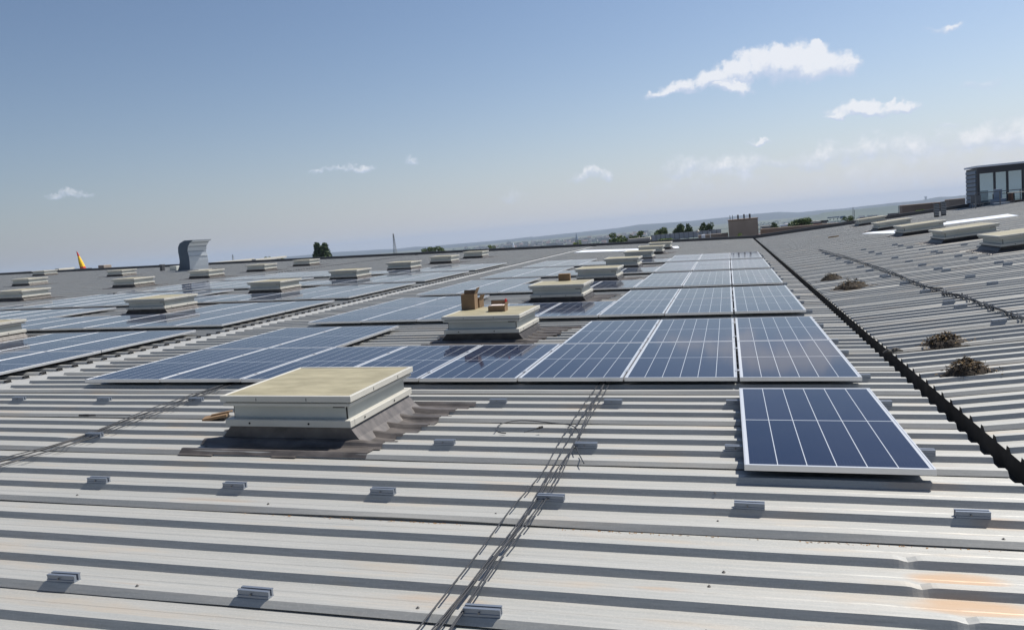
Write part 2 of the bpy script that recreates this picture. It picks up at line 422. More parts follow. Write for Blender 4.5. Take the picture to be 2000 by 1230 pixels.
sheet(mb, steps(4.0, 14, 1.0), profile(3.0, 20.0, fine=False), .006, sd=9)
sheet(mb, steps(DE, 14, 1.5), profile(profile(3.0, 20.0, fine=False)[-1][0], 52.2, fine=False), .006, sd=9)
o = under(mb.build('ribbed_roof', M_sheet, None, D0, RD)); o['label'] = 'far roof slope rising to the right beyond the gutter'
# gutter between the slopes, in the frame of the main slope
mb = MB()
mb.box(1.40, 1.97, .5, 52, -.26, -.25); mb.box(1.40, 1.41, .5, 52, -.25, -.05); mb.box(1.76, 1.77, .5, 52, -.25, -.045)
o = under(mb.build('gutter', M_dark, None, A0, RA))
# raised joint strips along y at x=-8.6 and x=-21.2
for xj, nm in ((-8.62, 'wide grey joint strip between the two panel fields'), (-21.3, 'far grey joint strip behind the left panel field')):
    mb = MB(); y = 2.0; i = 0
    while y < 52:
        y2 = min(y + 2.4, 52)
        z = -.026 + .003 * (i % 2)
        mb.poly([(xj - .26, y, z - .006), (xj - .10, y, z), (xj - .10, y2, z - .002), (xj - .26, y2, z - .007)])
        mb.poly([(xj - .10, y, z), (xj + .10, y, z + .002), (xj + .10, y2, z - .001), (xj - .10, y2, z - .002)])
        mb.poly([(xj + .10, y, z + .002), (xj + .25, y, z - .006), (xj + .25, y2, z - .008), (xj + .10, y2, z - .001)])
        y = y2; i += 1
    o = under(mb.build('joint_strip', M_flash, None, A0, RA)); o['label'] = nm
    # black blocks painting the shade inside the open rib ends left of the strip
    mb = MB(); n = math.ceil((5 - YK) / PITCH); 
    while YK + n * PITCH < (30 if xj > -10 else 50):
        k = YK + n * PITCH
        mb.box(xj - .22, xj - .184, k - .012, k + .062, -.033, .004)
        n += 1
    o = under(mb.build('rib_end_shade', M_black, None, A0, RA)); o['kind'] = 'stuff'
# parapet at the far end (both slopes) and far plates
mb = MB(); mb.box(-66, 1.70, 52.0, 52.25, -.3, .17); mb.mi = 0
under(mb.build('parapet', M_par, None, A0, RA))
mb = MB(); mb.box(-.14, 14, 52.02, 52.27, -.3, .20)
under(mb.build('parapet', M_par, None, D0, RD))
mb = MB(); mb.box(-66, 14.5, 52.26, 53, -11, -2.2); mb.box(-66, 14.5, -6, 52.3, -11.2, -3.2)
under(mb.build('hall_wall', M_stone, None))
# white plates lying in the roof
def plate(fr, pts, nm):
    mb = MB(); mb.poly([(x, y, .012) for x, y in pts]); mb.poly([(x, y, -.01) for x, y in pts][::-1])
    for i in range(4):
        a = pts[i]; b = pts[(i + 1) % 4]; mb.poly([(a[0], a[1], -.01), (b[0], b[1], -.01), (b[0], b[1], .012), (a[0], a[1], .012)])
    o = under(mb.build('white_sheet', M_plate, None, A0 if fr == 'A' else D0, RA if fr == 'A' else RD)); o['label'] = nm
plate('A', [onA(*p) for p in [(1121, 493.5), (1247, 489.5), (1247, 486), (1140, 489)]], 'bright white sheet let into the roof near its far end')
plate('A', [onA(*p) for p in [(1300, 486.5), (1327, 484.5), (1324, 481), (1304, 482)]], 'short bright white sheet beside the last skylight')
plate('D', [onD(*p) for p in [(1836, 440.5), (1990, 421.5), (1968, 418.5), (1840, 435)]], 'long bright white sheet on the right slope')
plate('D', [onD(*p) for p in [(1683, 457), (1752, 456), (1752, 450), (1706, 453)]], 'small white sheet beneath a skylight')

# screws on the near sheets
for (u, v) in [(151, 967), (268, 1144), (524, 984), (816, 1187), (968, 1001), (1397, 972), (1402, 1018), (1385, 1145), (1960, 1053), (1379, 1229), (1414, 1132), (901, 1081)]:
    x, y = onA(u, v, prof(onA(u, v)[1])); mb = MB(); z = prof(y)
    mb.tube([(x, y, z + .001), (x, y, z + .003)], .008, 10); mb.tube([(x, y, z + .003), (x, y, z + .008)], .004, 6)
    under(mb.build('roof_screw', M_wire, None, A0, RA))

# ------------------------------------------------------------------ solar panels
PW, PL, PT = 1.034, 2.160, .080
def panel_proto():
    r = empty('solar_panel'); w, l = PW / 2, PL / 2; f = .011
    mb = MB()
    mb.bbox(-w, w, -l, -l + f, PT - .035, PT, .001); mb.bbox(-w, w, l - f, l, PT - .035, PT, .001)
    mb.bbox(-w, -w + f, -l + f, l - f, PT - .035, PT, .001); mb.bbox(w - f, w, -l + f, l - f, PT - .035, PT, .001)
    mb.build('frame', M_alu, r)
    mb = MB(); mb.box(-w + f, w - f, -l + f, l - f, PT - .009, PT - .0025)
    mb.build('cell_glass', M_glass, r)
    return r
proto = panel_proto(); used = False
def put_panel(x, y, label, group, z=0, rz=0):
    """x = left edge, y = near edge on the main slope"""
    global used
    o = proto if not used else copy_tree(proto); used = True
    o.location = PA(x + PW / 2, y + PL / 2, z)
    m = Matrix.Rotation(TA, 3, 'Y') @ Matrix.Rotation(rz, 3, 'Z'); o.rotation_euler = m.to_euler()
    tag(o, label, 'solar panel', group)
X0, Y0, PER, CW, SL = 1.111, 7.322, 5.076, 1.05, 2.178
put_panel(.063, 4.706, 'single solar panel standing alone in the right foreground, nearer than all the rows', 'solar panels on the roof')
blocks = [('right', X0, 8, {3, 4, 5}), ('left', -9.06, 11, {3, 4, 5})]
for bn, xr, nc, gap in blocks:
    edge = 'gutter' if bn == 'right' else 'joint strip'
    for r in range(5):
        for c in range(nc):
            for k in (0, 1):
                if k == 1 and c in gap: continue
                if bn == 'left' and r == 0 and c > 6: continue
                jit = random.uniform(-.002, .002)
                g = CW * (c + 1) - (.018 if c == 0 else 0)
                put_panel(xr - CW * (c + 1) + .008 + (.008 if c == 0 and bn == 'right' else 0), Y0 + PER * r + k * SL,
                          f'{bn} field solar panel, {ORD[r]} row pair, {"near" if k == 0 else "far"} line, {ORD[c]} from the {edge}',
                          'solar panels on the roof', z=jit)
# mid clamps in the seams of the two nearest rows
for r in range(2):
    for c in range(1, 8):
        for k in (0, 1):
            if k == 1 and c in (3, 4, 5, 6): continue
            for dy in (.33, 1.62):
                x, y = X0 - CW * c + .002 - (.004), Y0 + PER * r + k * SL + dy
                mb = MB(); mb.bbox(-.022, .022, -.03, .03, PT + .0005, PT + .005); mb.tube([(0, 0, PT + .005), (0, 0, PT + .011)], .006, 6)
                o = mb.build('panel_clamp', M_alu, None, PA(x, y), RA)
                tag(o, f'{"front" if dy<1 else "back"} metal clamp on the {ORD[c-1]} seam from right, {ORD[r]} row pair, {"near" if k==0 else "far"} line', 'clamp', 'clamps holding the solar panels')

# ------------------------------------------------------------------ mounting rails (short clips screwed to the ribs)
def rail_proto():
    mb = MB(); L = .078; s = 0
    prof_ = [(-.022, 0), (.022, 0), (.022, .003), (.018, .003), (.018, .031), (.022, .031), (.022, .035), (.006, .035), (.006, .006), (-.006, .006),
             (-.006, .035), (-.022, .035), (-.022, .031), (-.019, .031), (-.019, .014), (-.022, .012)]
    n = len(mb.v); k = len(prof_)
    for x in (-L, L): mb.v += [(x, y, z) for y, z in prof_]
    for j in range(k):
        a, b = n + j, n + (j + 1) % k; mb.f.append((a, a + k, b + k, b)); mb.m.append(0)
    for a, b in ((0, 4), ):
        pass
    for off, fl in ((0, False), (k, True)):
        for q in ((0, 1, 2, 3), (3, 8, 9, 0), (3, 4, 7, 8), (4, 5, 6, 7), (9, 10, 13, 14), (10, 11, 12, 13), (9, 14, 15, 0)):
            t = [n + off + i for i in q]; mb.f.append(tuple(t if fl else t[::-1])); mb.m.append(0)
    return mb.build('rail_body', M_alud)
rp = empty('mounting_rail'); body = rail_proto(); body.parent = rp
mb = MB(); mb.tube([(-.01, -.0225, .018), (-.01, -.028, .018)], .0045, 6); sc = mb.build('screw', M_wire, rp)
rused = False
def put_rail(P, rot, label):
    global rused
    o = rp if not rused else copy_tree(rp); rused = True
    o.location = P + Vector((random.uniform(-.012, .012), 0, 0)); o.rotation_euler = (rot[0], rot[1], random.gauss(0, .025)); tag(o, label, 'mounting rail', 'short mounting rails screwed to the roof ribs')
def ribtop(y): return YK + round((y - .028 - YK) / PITCH) * PITCH + .026
rowname = {2.81: 'nearest the camera', 4.17: 'second from the camera', 5.23: 'level with the near skylight', 6.54: 'right before the first panel row'}
railx = {2.81: [-3.1, -2.05, -1.0], 4.17: [.07, -1.0, -2.05, -3.1, -4.17], 5.23: [-5.2, -2.06, -1.0, .02], 6.54: [-7.46, -6.33, -5.2, -2.03, -1.0, .02]}
for y, xs in railx.items():
    for i, x in enumerate(sorted(xs)):
        put_rail(PA(x, ribtop(y)), RA, f'short mounting rail, {ORD[i]} from the left in the line {rowname[y]}')
k = 0
for y in [2.80, 4.17] + [6.5] + [Y0 + PER * r + d for r in range(5) for d in (.33, 1.60, 2.52, 3.78)] + [5.25]:
    put_rail(PA(1.145, ribtop(y)), RA, f'short mounting rail poking out between panels and gutter, {ordn(k)} from the camera') ; k += 1
dpx = [(1881,475.5),(1914,479.5),(1798,485),(1778,481.7),(1748,476.5),(1759,478.5),(1825,489.5),(1836,491.5),(1747,501.5),(1774,508),(1870,497.5),(1799,514.5),(1904,502.6),
       (1835.6,523.7),(1849,526),(1950.6,510),(1968,513.5),(1897,538.6),(1968,448.5),(1986,450),(1943.5,552),(1852.4,586.7),(1874.6,595),(1948,622.9),(1806,566.7),
       (1615,494.5),(1625.5,499),(1638,503),(1654,509),(1660,511.5),(1679.5,518.8),(1697.7,525.5),(1717,494),(1688,486),(1701.6,490.4),(1724,535.7),(1734,539),(1769,552),(1610,492.7),(1776,481.6)]
dpx.sort(key=lambda p: -p[1])
for i, (u, v) in enumerate(dpx):
    x, y = onD(u, v + 1, .02)
    near = 'beside the cable run' if i < 18 else ('between the cable run and the skylights' if i < 30 else 'far up near the skylights')
    put_rail(PD(x, ribtop(y)), RD, f'short mounting rail on the right slope, {ordn(i)} counting up the photo')

# ------------------------------------------------------------------ skylights
def skylight_proto():
    r = empty('roof_skylight')
    W, Dp = .55, .60
    zb = .115
    mb = MB()                     # bottom rail
    mb.bbox(-W, W, -Dp, -Dp + .07, zb, zb + .055, .004); mb.bbox(-W, W, Dp - .07, Dp, zb, zb + .055, .004)
    mb.bbox(-W - .002, -W + .07, -Dp + .07, Dp - .07, zb + .002, zb + .053, .004); mb.bbox(W - .07, W + .002, -Dp + .07, Dp - .07, zb + .002, zb + .053, .004)
    o = mb.build('base_rail', M_white, r)
    for t in (-.60, .35):
        mb2 = MB(); mb2.tube([(t * W, -Dp - .001, zb + .026), (t * W, -Dp - .004, zb + .026)], .0085, 10); mb2.build('bolt', M_black, o)
        mb2 = MB(); mb2.tube([(W + .003, t * Dp, zb + .026), (W + .006, t * Dp, zb + .026)], .0085, 10); mb2.build('bolt', M_black, o)
    mb = MB()                     # wall with dark corner joints
    w, d = W - .045, Dp - .05; z0, z1 = zb + .05, zb + .165
    mb.box(-w + .012, w - .012, -d, -d + .02, z0, z1); mb.box(-w + .012, w - .012, d - .02, d, z0, z1)
    mb.box(-w, -w + .02, -d + .012, d - .012, z0, z1); mb.box(w - .02, w, -d + .012, d - .012, z0, z1)
    mb.build('wall', M_whited, r)
    mb = MB()
    for sx in (-1, 1):
        for sy in (-1, 1):
            mb.box(*sorted((sx * (w - .018), sx * (w - .004))), *sorted((sy * (d - .018), sy * (d - .004))), z0, z1)
    mb.box(w - .12, w - .02, -d - .002, -d, z1 - .022, z1 - .008)
    mb.build('corner_seal', M_black, r)
    mb = MB()                     # lid: lower tray, cap frame
    a, b = W + .005, Dp + .0
    mb.bbox(-a, a, -b, b, z1 - .002, z1 + .022, .002); mb.bbox(-a + .018, a - .018, -b + .018, b - .018, z1 + .022, z1 + .038, .001)
    o = mb.build('lid_tray', M_white, r)
    a, b = W + .022, Dp + .012; zc = z1 + .036
    mb = MB()
    for (x0, x1, y0, y1) in ((-a, a, -b, -b + .028), (-a, a, b - .028, b), (-a, -a + .028, -b + .028, b - .028), (a - .028, a, -b + .028, b - .028)):
        mb.bbox(x0, x1, y0, y1, zc, zc + .046, .003)
    o = mb.build('lid_frame', M_white, r)
    mb = MB()
    for t in (-.45, .35): mb.box(t * W, t * W + .004, -b - .002, -b, zc + .006, zc + .03)
    for t in (-.35, .45): mb.box(a, a + .002, t * Dp, t * Dp + .005, zc + .006, zc + .03)
    mb.build('lid_clip', M_black, o)
    mb = MB(); mb.bbox(-a + .028, a - .028, -b + .028, b - .028, zc + .004, zc + .040, .001)
    mb.build('lid_pane', M_lid, r)
    return r, zc + .040
sky_proto, LIDZ = skylight_proto()

def membrane(kind):
    """bitumen skirt and the dressed-down membrane around the upstand, in skylight coordinates; y0 = absolute y of the skylight centre"""
    mb = MB(); W, Dp = .52, .57
    cy = kind
    top = [(-W, -Dp, .117), (W, -Dp, .117), (W, Dp, .117), (-W, Dp, .117)]
    e, e2 = .13, .012; bot = [(-W - e, -Dp - e2, -.02), (W + e, -Dp - e2, -.02), (W + e, Dp + e2, -.02), (-W - e, Dp + e2, -.02)]
    nseg = 10
    for i in range(4):
        j = (i + 1) % 4
        T0, T1, B0, B1 = map(Vector, (top[i], top[j], bot[i], bot[j]))
        for s in range(nseg):
            a, b = s / nseg, (s + 1) / nseg
            def row(t):
                P = T0.lerp(T1, t); Q = B0.lerp(B1, t); ca = Q.x * .0
                mid = P.lerp(Q, .55) + Vector((0, 0, -.012))
                return [P, mid, Q + Vector((0, 0, .003))]
            ra_, rb_ = row(a), row(b)
            for q in range(2): mb.poly([ra_[q], ra_[q + 1], rb_[q + 1], rb_[q]])
    # dressed sheet
    nx, ny = 46, 110
    x0, x1, y0, y1 = -1.12, 1.22, -1.02, .98
    n = len(mb.v); idx = {}
    def outline(x, y):
        rx = (.76 + .20 * (y + 1) if x > 0 else .82) + .13 * noise.noise(Vector((y * 2.2, 1.7 + (x > 0), cy))) + .12 * noise.noise(Vector((y * 9, 4, cy)))
        ry = (.80 if y > 0 else .93) + .05 * noise.noise(Vector((x * 1.3, 8, cy)))
        return abs(x) < rx and abs(y) < ry
    for i in range(nx + 1):
        for j in range(ny + 1):
            x = x0 + (x1 - x0) * i / nx; y = y0 + (y1 - y0) * j / ny
            z = 0
            for d_ in (-.012, 0, .012): z += prof(cy + y + d_) / 3
            dd = max(abs(x) - W - .1, abs(y) - Dp, 0)
            z = z + .007 + .014 * max(0, 1 - dd / .12) + .003 * noise.noise(Vector((x * 5, y * 7, cy))) + .002
            mb.v.append((x, y, z)); idx[i, j] = outline(x, y)
    for i in range(nx):
        for j in range(ny):
            if idx[i, j] and idx[i + 1, j] and idx[i, j + 1] and idx[i + 1, j + 1]:
                a = n + i * (ny + 1) + j; mb.f.append((a, a + ny + 1, a + ny + 2, a + 1)); mb.m.append(0)
    return mb

skused = False
def put_sky(fr, x, y, label, sx=1.0, memb=True, zoff=0):
    """x, y of the right near corner of the base rail"""
    global skused
    o = sky_proto if not skused else copy_tree(sky_proto); skused = True
    P, rot = (PA, RA) if fr == 'A' else (PD, RD)
    cx = x - .55 * sx if fr == 'A' else x + .55 * sx
    o.location = P(cx, y + .6 * sx); o.rotation_euler = rot; o.scale = (sx, sx, 1)
    tag(o, label, 'skylight', 'low boxy skylights on the roof')
    m = membrane(y + .6).build('membrane', M_memb, o)
    return o
SKY = {}
names = {'A': 'column inside the right panel field', 'B': 'column inside the left panel field', 'C': 'column beyond the far joint strip', 'D': 'outer left column', 'E': 'leftmost column'}
SP = 5.03
cols = {'A': (-2.80, [5.26 + SP * k for k in range(8)]), 'B': (-12.85, [10.5 + 5.0 * k for k in range(7)]),
        'C': (-23.4, [21.3, 26.6, 31.4, 36.0, 40.6]), 'D': (-34.3, [31.7, 38.1]), 'E': (-47.5, [45.3])}
for cn, (x, ys) in cols.items():
    for i, y in enumerate(ys):
        lab = f'{ORD[i]} skylight from the camera in the {names[cn]}'
        if cn == 'A' and i == 0: lab = 'large near skylight with yellowed lid, in front of the first panel row'
        if cn == 'A' and i == 1: lab = 'second skylight of the right field, carrying the two open cardboard boxes'
        if cn == 'A' and i == 2: lab = 'third skylight of the right field, with one small cardboard box on its lid'
        SKY[cn, i] = put_sky('A', x, y, lab)
for i, (u, v) in enumerate([(1955, 482), (1843, 467.5), (1764, 455), (1715, 446), (1678, 437.5)]):
    x, y = onD(u, v, .12)
    SKY['R', i] = put_sky('D', x, y, f'{ORD[i]} skylight from the camera on the right roof slope', 1.28)

# ------------------------------------------------------------------ cardboard boxes on the lids
def box_thing(name, base, rz, w, d, h, th, flaps, label, contents=None, lean=0):
    """open topped cardboard box; base = skylight lid point"""
    o = empty(name, base); o.rotation_euler = (Matrix.Rotation(TA, 3, 'Y') @ Matrix.Rotation(rz, 3, 'Z') @ Matrix.Rotation(lean, 3, 'X')).to_euler()
    tag(o, label, 'cardboard box')
    mb = MB(); t = .004
    mb.box(-w, w, -d, d, 0, t); mb.box(-w, w, -d, -d + t, t, h); mb.box(-w, w, d - t, d, t, h); mb.box(-w, -w + t, -d + t, d - t, t, h); mb.box(w - t, w, -d + t, d - t, t, h)
    mb.build('carton', M_card, o)
    for (side, ang, ln) in flaps:
        mb = MB(); s, c_ = math.sin(ang), math.cos(ang)
        if side == 'r': P = [(w, -d, h), (w, d, h), (w + ln * s, d, h + ln * c_), (w + ln * s, -d, h + ln * c_)]
        if side == 'l': P = [(-w, -d, h), (-w, d, h), (-w - ln * s, d, h + ln * c_), (-w - ln * s, -d, h + ln * c_)]
        if side == 'b': P = [(-w, d, h), (w, d, h), (w, d + ln * s, h + ln * c_), (-w, d + ln * s, h + ln * c_)]
        if side == 'f': P = [(-w, -d, h), (w, -d, h), (w, -d - ln * s, h + ln * c_), (-w, -d - ln * s, h + ln * c_)]
        P = [Vector(p) for p in P]; nrm = (P[1] - P[0]).cross(P[2] - P[0]).normalized() * .003
        mb.poly(P); mb.poly([p + nrm for p in P][::-1])
        for i in range(4): j = (i + 1) % 4; mb.poly([P[i], P[j], P[j] + nrm, P[i] + nrm])
        mb.build('flap', M_card, o)
    return o
def lid(cn, i, u, v):             # point on the lid under the pixel
    x, y = onA(u, v, LIDZ + .001); return PA(x, y, LIDZ + .001)
b1 = box_thing('cardboard_box', lid('A', 1, 918, 603.5), R(4), .105, .10, .235, .004, [('b', R(20), .05), ('r', R(24), .10)],
               'tall open cardboard box with raised flaps on the left of the second skylight lid')
b1b = box_thing('cardboard_box', lid('A', 1, 938, 600), R(-12), .03, .07, .15, .004, [('r', R(30), .05), ('b', R(15), .04)],
               'narrow torn cardboard box leaning behind the tall box on the second skylight')
b2 = box_thing('cardboard_box', lid('A', 1, 973, 607), R(3), .125, .10, .078, .004, [('b', R(8), .07), ('r', R(10), .05), ('f', R(-88), .10)],
               'low open cardboard box with pale paper and red tape on the second skylight lid')
mb = MB(); mb.box(-.10, .10, -.07, .07, .082, .090); mb.build('paper', M_cardl, b2)
mb = MB(); mb.box(.09, .115, .08, .105, .078, .165); mb.build('tape', M_red, b2)
b3 = box_thing('cardboard_box', lid('A', 2, 1103, 548), R(2), .125, .06, .145, .004, [('f', R(-88), .12)],
               'small closed brown cardboard box on the third skylight lid')
# scrap of cardboard left of the first skylight
x, y = onA(424, 813, 0)
mb = MB(); mb.box(-.12, .10, -.05, .05, 0, .022); o = empty('cardboard_scrap', PA(x, y, -.01), (R(4), R(-6), R(20))); mb.build('strip', M_card, o)
mb = MB(); mb.box(-.05, .14, .0, .035, .024, .034); mb.build('strip', M_card, o)
tag(o, 'folded orange-brown cardboard scrap lying left of the large near skylight', 'cardboard scrap')

# ------------------------------------------------------------------ cables
def cable(px, fr, label, group, r=.0042, h=.006, wob=.012, seed=0, n=90, loc=None, name='cable', px_off=0):
    rnd = random.Random(seed); on, P = (onA, PA) if fr == 'A' else (onD, PD)
    pts = [Vector((*on(u + px_off, v, h), 0)) for u, v in px]
    # catmull-rom
    Q = []
    for i in range(len(pts) - 1):
        p0, p1, p2, p3 = pts[max(i - 1, 0)], pts[i], pts[i + 1], pts[min(i + 2, len(pts) - 1)]
        m = max(3, int((p2 - p1).length / .06))
        m = min(m, 30)
        for k in range(m):
            t = k / m
            Q.append(.5 * ((2 * p1) + (-p0 + p2) * t + (2 * p0 - 5 * p1 + 4 * p2 - p3) * t * t + (-p0 + 3 * p1 - 3 * p2 + p3) * t ** 3))
    Q.append(pts[-1])
    V = []
    for q in Q:
        a = noise.noise(Vector((q.x * .7, q.y * .9, seed * 3.7))) * wob
        z = h + .004 * noise.noise(Vector((q.x * 2, q.y * 2, seed * 9.1))) + .002
        sag = 0
        V.append((q.x + a, q.y + a * .5, max(z + sag, .002 + r if prof(q.y) > -.02 else -.02)))
    mb = MB(); mb.tube(V, r, 6)
    o = mb.build(name, M_cable, None, A0 if fr == 'A' else D0, RA if fr == 'A' else RD, smooth=True)
    tag(o, label, 'cable', group); return o
R1 = [(1205, 715), (1182, 752), (1158, 790), (1136, 828), (1112, 870), (1086, 915), (1060, 958), (1040, 990), (1008, 1033), (962, 1090), (922, 1145), (880, 1200), (850, 1240), (820, 1290)]
shift = [(-3, 0), (3, 1), (8, 2), (-7, 3), (13, 4)]
wh = ['second from the left', 'middle one', 'fourth from the left', 'one crossing to the left edge', 'rightmost']
for (d, s), wn_ in zip(shift, wh):
    pts = [(u + d * (v - 700) / 260 + 6 * math.sin(v * .013 + s * 2), v) for u, v in R1]
    cable(pts, 'A', f'thin black cable running to the bottom edge, {wn_}', 'cables from the panels to the bottom edge', seed=s, wob=.02, h=.006 + .003 * s)
cable([(1195, 715), (1168, 752), (1140, 790), (1112, 832), (1088, 872), (1066, 915), (1034, 955), (1003, 990), (962, 1043), (925, 1092), (880, 1150), (845, 1195), (812, 1236), (780, 1275)], 'A',
      'thin black cable running apart on the left of the bundle to the bottom edge', 'cables from the panels to the bottom edge', seed=11)
L1 = [(520, 728), (470, 742), (425, 757), (372, 776), (305, 800), (250, 820), (200, 840), (150, 858), (100, 874), (50, 888), (0, 902), (-80, 925)]
for s, (d, e) in enumerate([(0, 0), (0, 4), (0, -5), (0, 8), (0, -2)]):
    pts = [(u, v + e * (1 + .3 * math.sin(u * .02 + s)) * (1 if u < 400 else .6)) for u, v in L1]
    cable(pts, 'A', f'thin black cable of the left bundle, {ORD[s]} strand', 'cables slanting to the left edge', seed=20 + s, wob=.03, h=.005 + .003 * s)
cable([(1140, 905), (1125, 872), (1133, 858), (1127, 838), (1110, 829), (1080, 826), (1040, 822), (1005, 822), (978, 828), (969, 838), (974, 844), (988, 846)], 'A',
      'loose black cable looped on the sheet left of the bundle', None, seed=40, wob=.004, h=.012)
def connector(px1, px2, label):
    p, q = onA(*px1), onA(*px2); mb = MB(); a = Vector((*p, .012)); b = Vector((*q, .02))
    o = empty('cable_connector', PA(p[0], p[1], 0), RA)
    a2 = Vector((0, 0, .008)); b2_ = b - Vector((*p, 0))
    mb.tube([a2, a2.lerp(b2_, .7)], .0035, 6); mb.build('lead', M_cable, o)
    mb = MB(); mb.tube([a2.lerp(b2_, .68), a2.lerp(b2_, .8), a2.lerp(b2_, .82), b2_], [.007, .008, .011, .009], 8); mb.build('plug', M_black, o)
    tag(o, label, 'cable plug')
connector((1024, 846), (1060, 838), 'black plug on a short lead inside the cable loop')
connector((255, 812), (155, 815), 'black plug on a lead stretching left of the left cable bundle')
DC = [(1600, 489), (1625, 497), (1660, 507), (1695, 518), (1730, 530), (1755, 540), (1775, 548), (1800, 558), (1815, 565), (1840, 567), (1845, 575), (1870, 577), (1890, 584), (1925, 597), (1955, 608), (1980, 617), (2030, 632)]
for s in range(4):
    cable([(u + 1.5 * math.sin(s * 2 + v * .2), v - 1.2 * s + 1.2 * math.sin(u * .07 + s)) for u, v in DC], 'D', f'black cable crossing the right slope, {ORD[s]} strand of the run', 'cables crossing the right slope',
          r=.007, h=.010 + .012 * s, wob=.05, seed=60 + s)
# cable ties / droops along that run
rnd = random.Random(3); i = 0
for t in range(22):
    k = rnd.uniform(1, len(DC) - 2); a, b = DC[int(k)], DC[int(k) + 1]; f_ = k - int(k)
    u, v = a[0] + (b[0] - a[0]) * f_, a[1] + (b[1] - a[1]) * f_; x, y = onD(u, v, .02)
    mb = MB(); w_ = rnd.uniform(.02, .06); mb.tube([(-w_, -.03, .05), (-w_ * .6, -.07, .0), (0, -.09, -.01), (w_ * .6, -.07, .0), (w_, -.02, .05)], .007, 5)
    o = mb.build('cable_loop', M_cable, None, PD(x, y), RD)
    tag(o, 'small drooping black loop of slack along the cable run on the right slope', 'cable', 'slack loops along the right cable run')

# ------------------------------------------------------------------ heaps of dry plants / nests
def heap(u, v, w, d, h, label, dark=.5, seed=0, n=420):
    x, y = onD(u, v); rnd = random.Random(seed); mb = MB()
    o = empty('nest_heap', PD(x, y, -.02), RD)
    mb2 = MB()                    # core clod
    k = 14
    for i in range(k):
        for j in range(6):
            pass
    def hz(a, b):
        r2 = (a / w) ** 2 + (b / d) ** 2
        return h * max(0, 1 - r2) ** .75 * (1 + .4 * noise.noise(Vector((a * 9, b * 9, seed))) + .2 * noise.noise(Vector((a * 30, b * 30, seed))))
    g = 16; n0 = len(mb2.v)
    for i in range(g + 1):
        for j in range(g + 1):
            a, b = -w + 2 * w * i / g, -d + 2 * d * j / g; mb2.v.append((a, b, hz(a, b) * .85))
    for i in range(g):
        for j in range(g):
            q = n0 + i * (g + 1) + j; mb2.f.append((q, q + g + 1, q + g + 2, q + 1)); mb2.m.append(0)
    mb2.build('soil', M_twigd, o)
    for t in range(n):
        a = rnd.gauss(0, .42) * w; b = rnd.gauss(0, .42) * d
        if rnd.random() < .22: a += rnd.uniform(0, w * 1.1)
        z = hz(a, b) + rnd.uniform(-.005, .02); L = rnd.uniform(.015, .06); an = rnd.uniform(0, math.pi); el = rnd.gauss(0, .16)
        dv = Vector((math.cos(an) * math.cos(el), math.sin(an) * math.cos(el), math.sin(el))) * L
        wd = rnd.uniform(.002, .009); sdv = dv.cross(Vector((rnd.gauss(0, 1), rnd.gauss(0, 1), 1))).normalized() * wd
        p = Vector((a, b, max(z, .012))); q = p + dv
        mb.mi = 1 if rnd.random() < dark else 0
        m_ = p.lerp(q, .5) + Vector((0, 0, rnd.uniform(0, .008)))
        mb.poly([p - sdv * .4, m_ - sdv, m_ + sdv, p + sdv * .4]); mb.poly([m_ - sdv, q, m_ + sdv])
    mb.build('twigs', [M_twig, M_twigd], o)
    tag(o, label, 'debris heap', 'heaps of dry twigs on the right slope')
heap(1624, 546, .24, .22, .14, 'smallest dark heap of twigs, farthest away beside the gutter', .8, 1, 260)
heap(1662, 562, .34, .24, .15, 'heap of twigs second farthest away beyond the gutter', .6, 2, 330)
heap(1842, 671, .23, .14, .110, 'heap of dry brown twigs and leaves in the middle of the right slope', .5, 3)
heap(1888, 728, .20, .15, .125, 'nearest and tallest heap of dry twigs on the right slope', .55, 4, 520)
# crow-like clod on the gutter edge is a crumpled scrap of sealing foam
x, y = onD(1748, 689)
mb = MB(); rnd = random.Random(5)
for i in range(5):
    a = Vector((rnd.uniform(-.05, .05), rnd.uniform(-.03, .03), .02)); mb.tube([a + Vector((-.05, 0, 0)), a + Vector((0, 0, .02)), a + Vector((.06, .01, 0))], [.012, .026, .008], 7)
o = mb.build('foam_scrap', M_dark, None, PD(x - .02, y, -.01), RD); tag(o, 'dark crumpled scrap standing up at the edge of the gutter', 'scrap')
x, y = onD(1628, 463.5)
mb = MB(); mb.box(-.22, .22, -.05, .05, 0, .05); o = mb.build('timber_offcut', M_twig, None, PD(x, y, 0), RD); tag(o, 'short pale timber offcut lying far away on the right slope', 'offcut')
# leaf litter caught in the sheet overlap
mb = MB(); rnd = random.Random(9)
for t in range(150):
    c_ = rnd.choice([(-1.9, .25), (-1.7, .12), (-.75, .3), (-.4, .18), (.45, .15), (.8, .2), (-2.3, .2), (-.2, .5)]); x = rnd.gauss(c_[0], c_[1]); y = YK - .034 - abs(rnd.gauss(0, .008))
    L = rnd.uniform(.003, .010); an = rnd.uniform(0, 3.14); p = Vector((x, y, -RH + .0025)); dv = Vector((math.cos(an), math.sin(an), 0)) * L; s_ = Vector((-math.sin(an), math.cos(an), .3)) * L * .35
    mb.poly([p - dv, p - s_, p + dv, p + s_])
o = mb.build('leaf_litter', M_leafbit, None, A0, RA); tag(o, 'dry brown leaf bits caught along the sheet overlap in the foreground', 'leaf litter', kind='stuff')

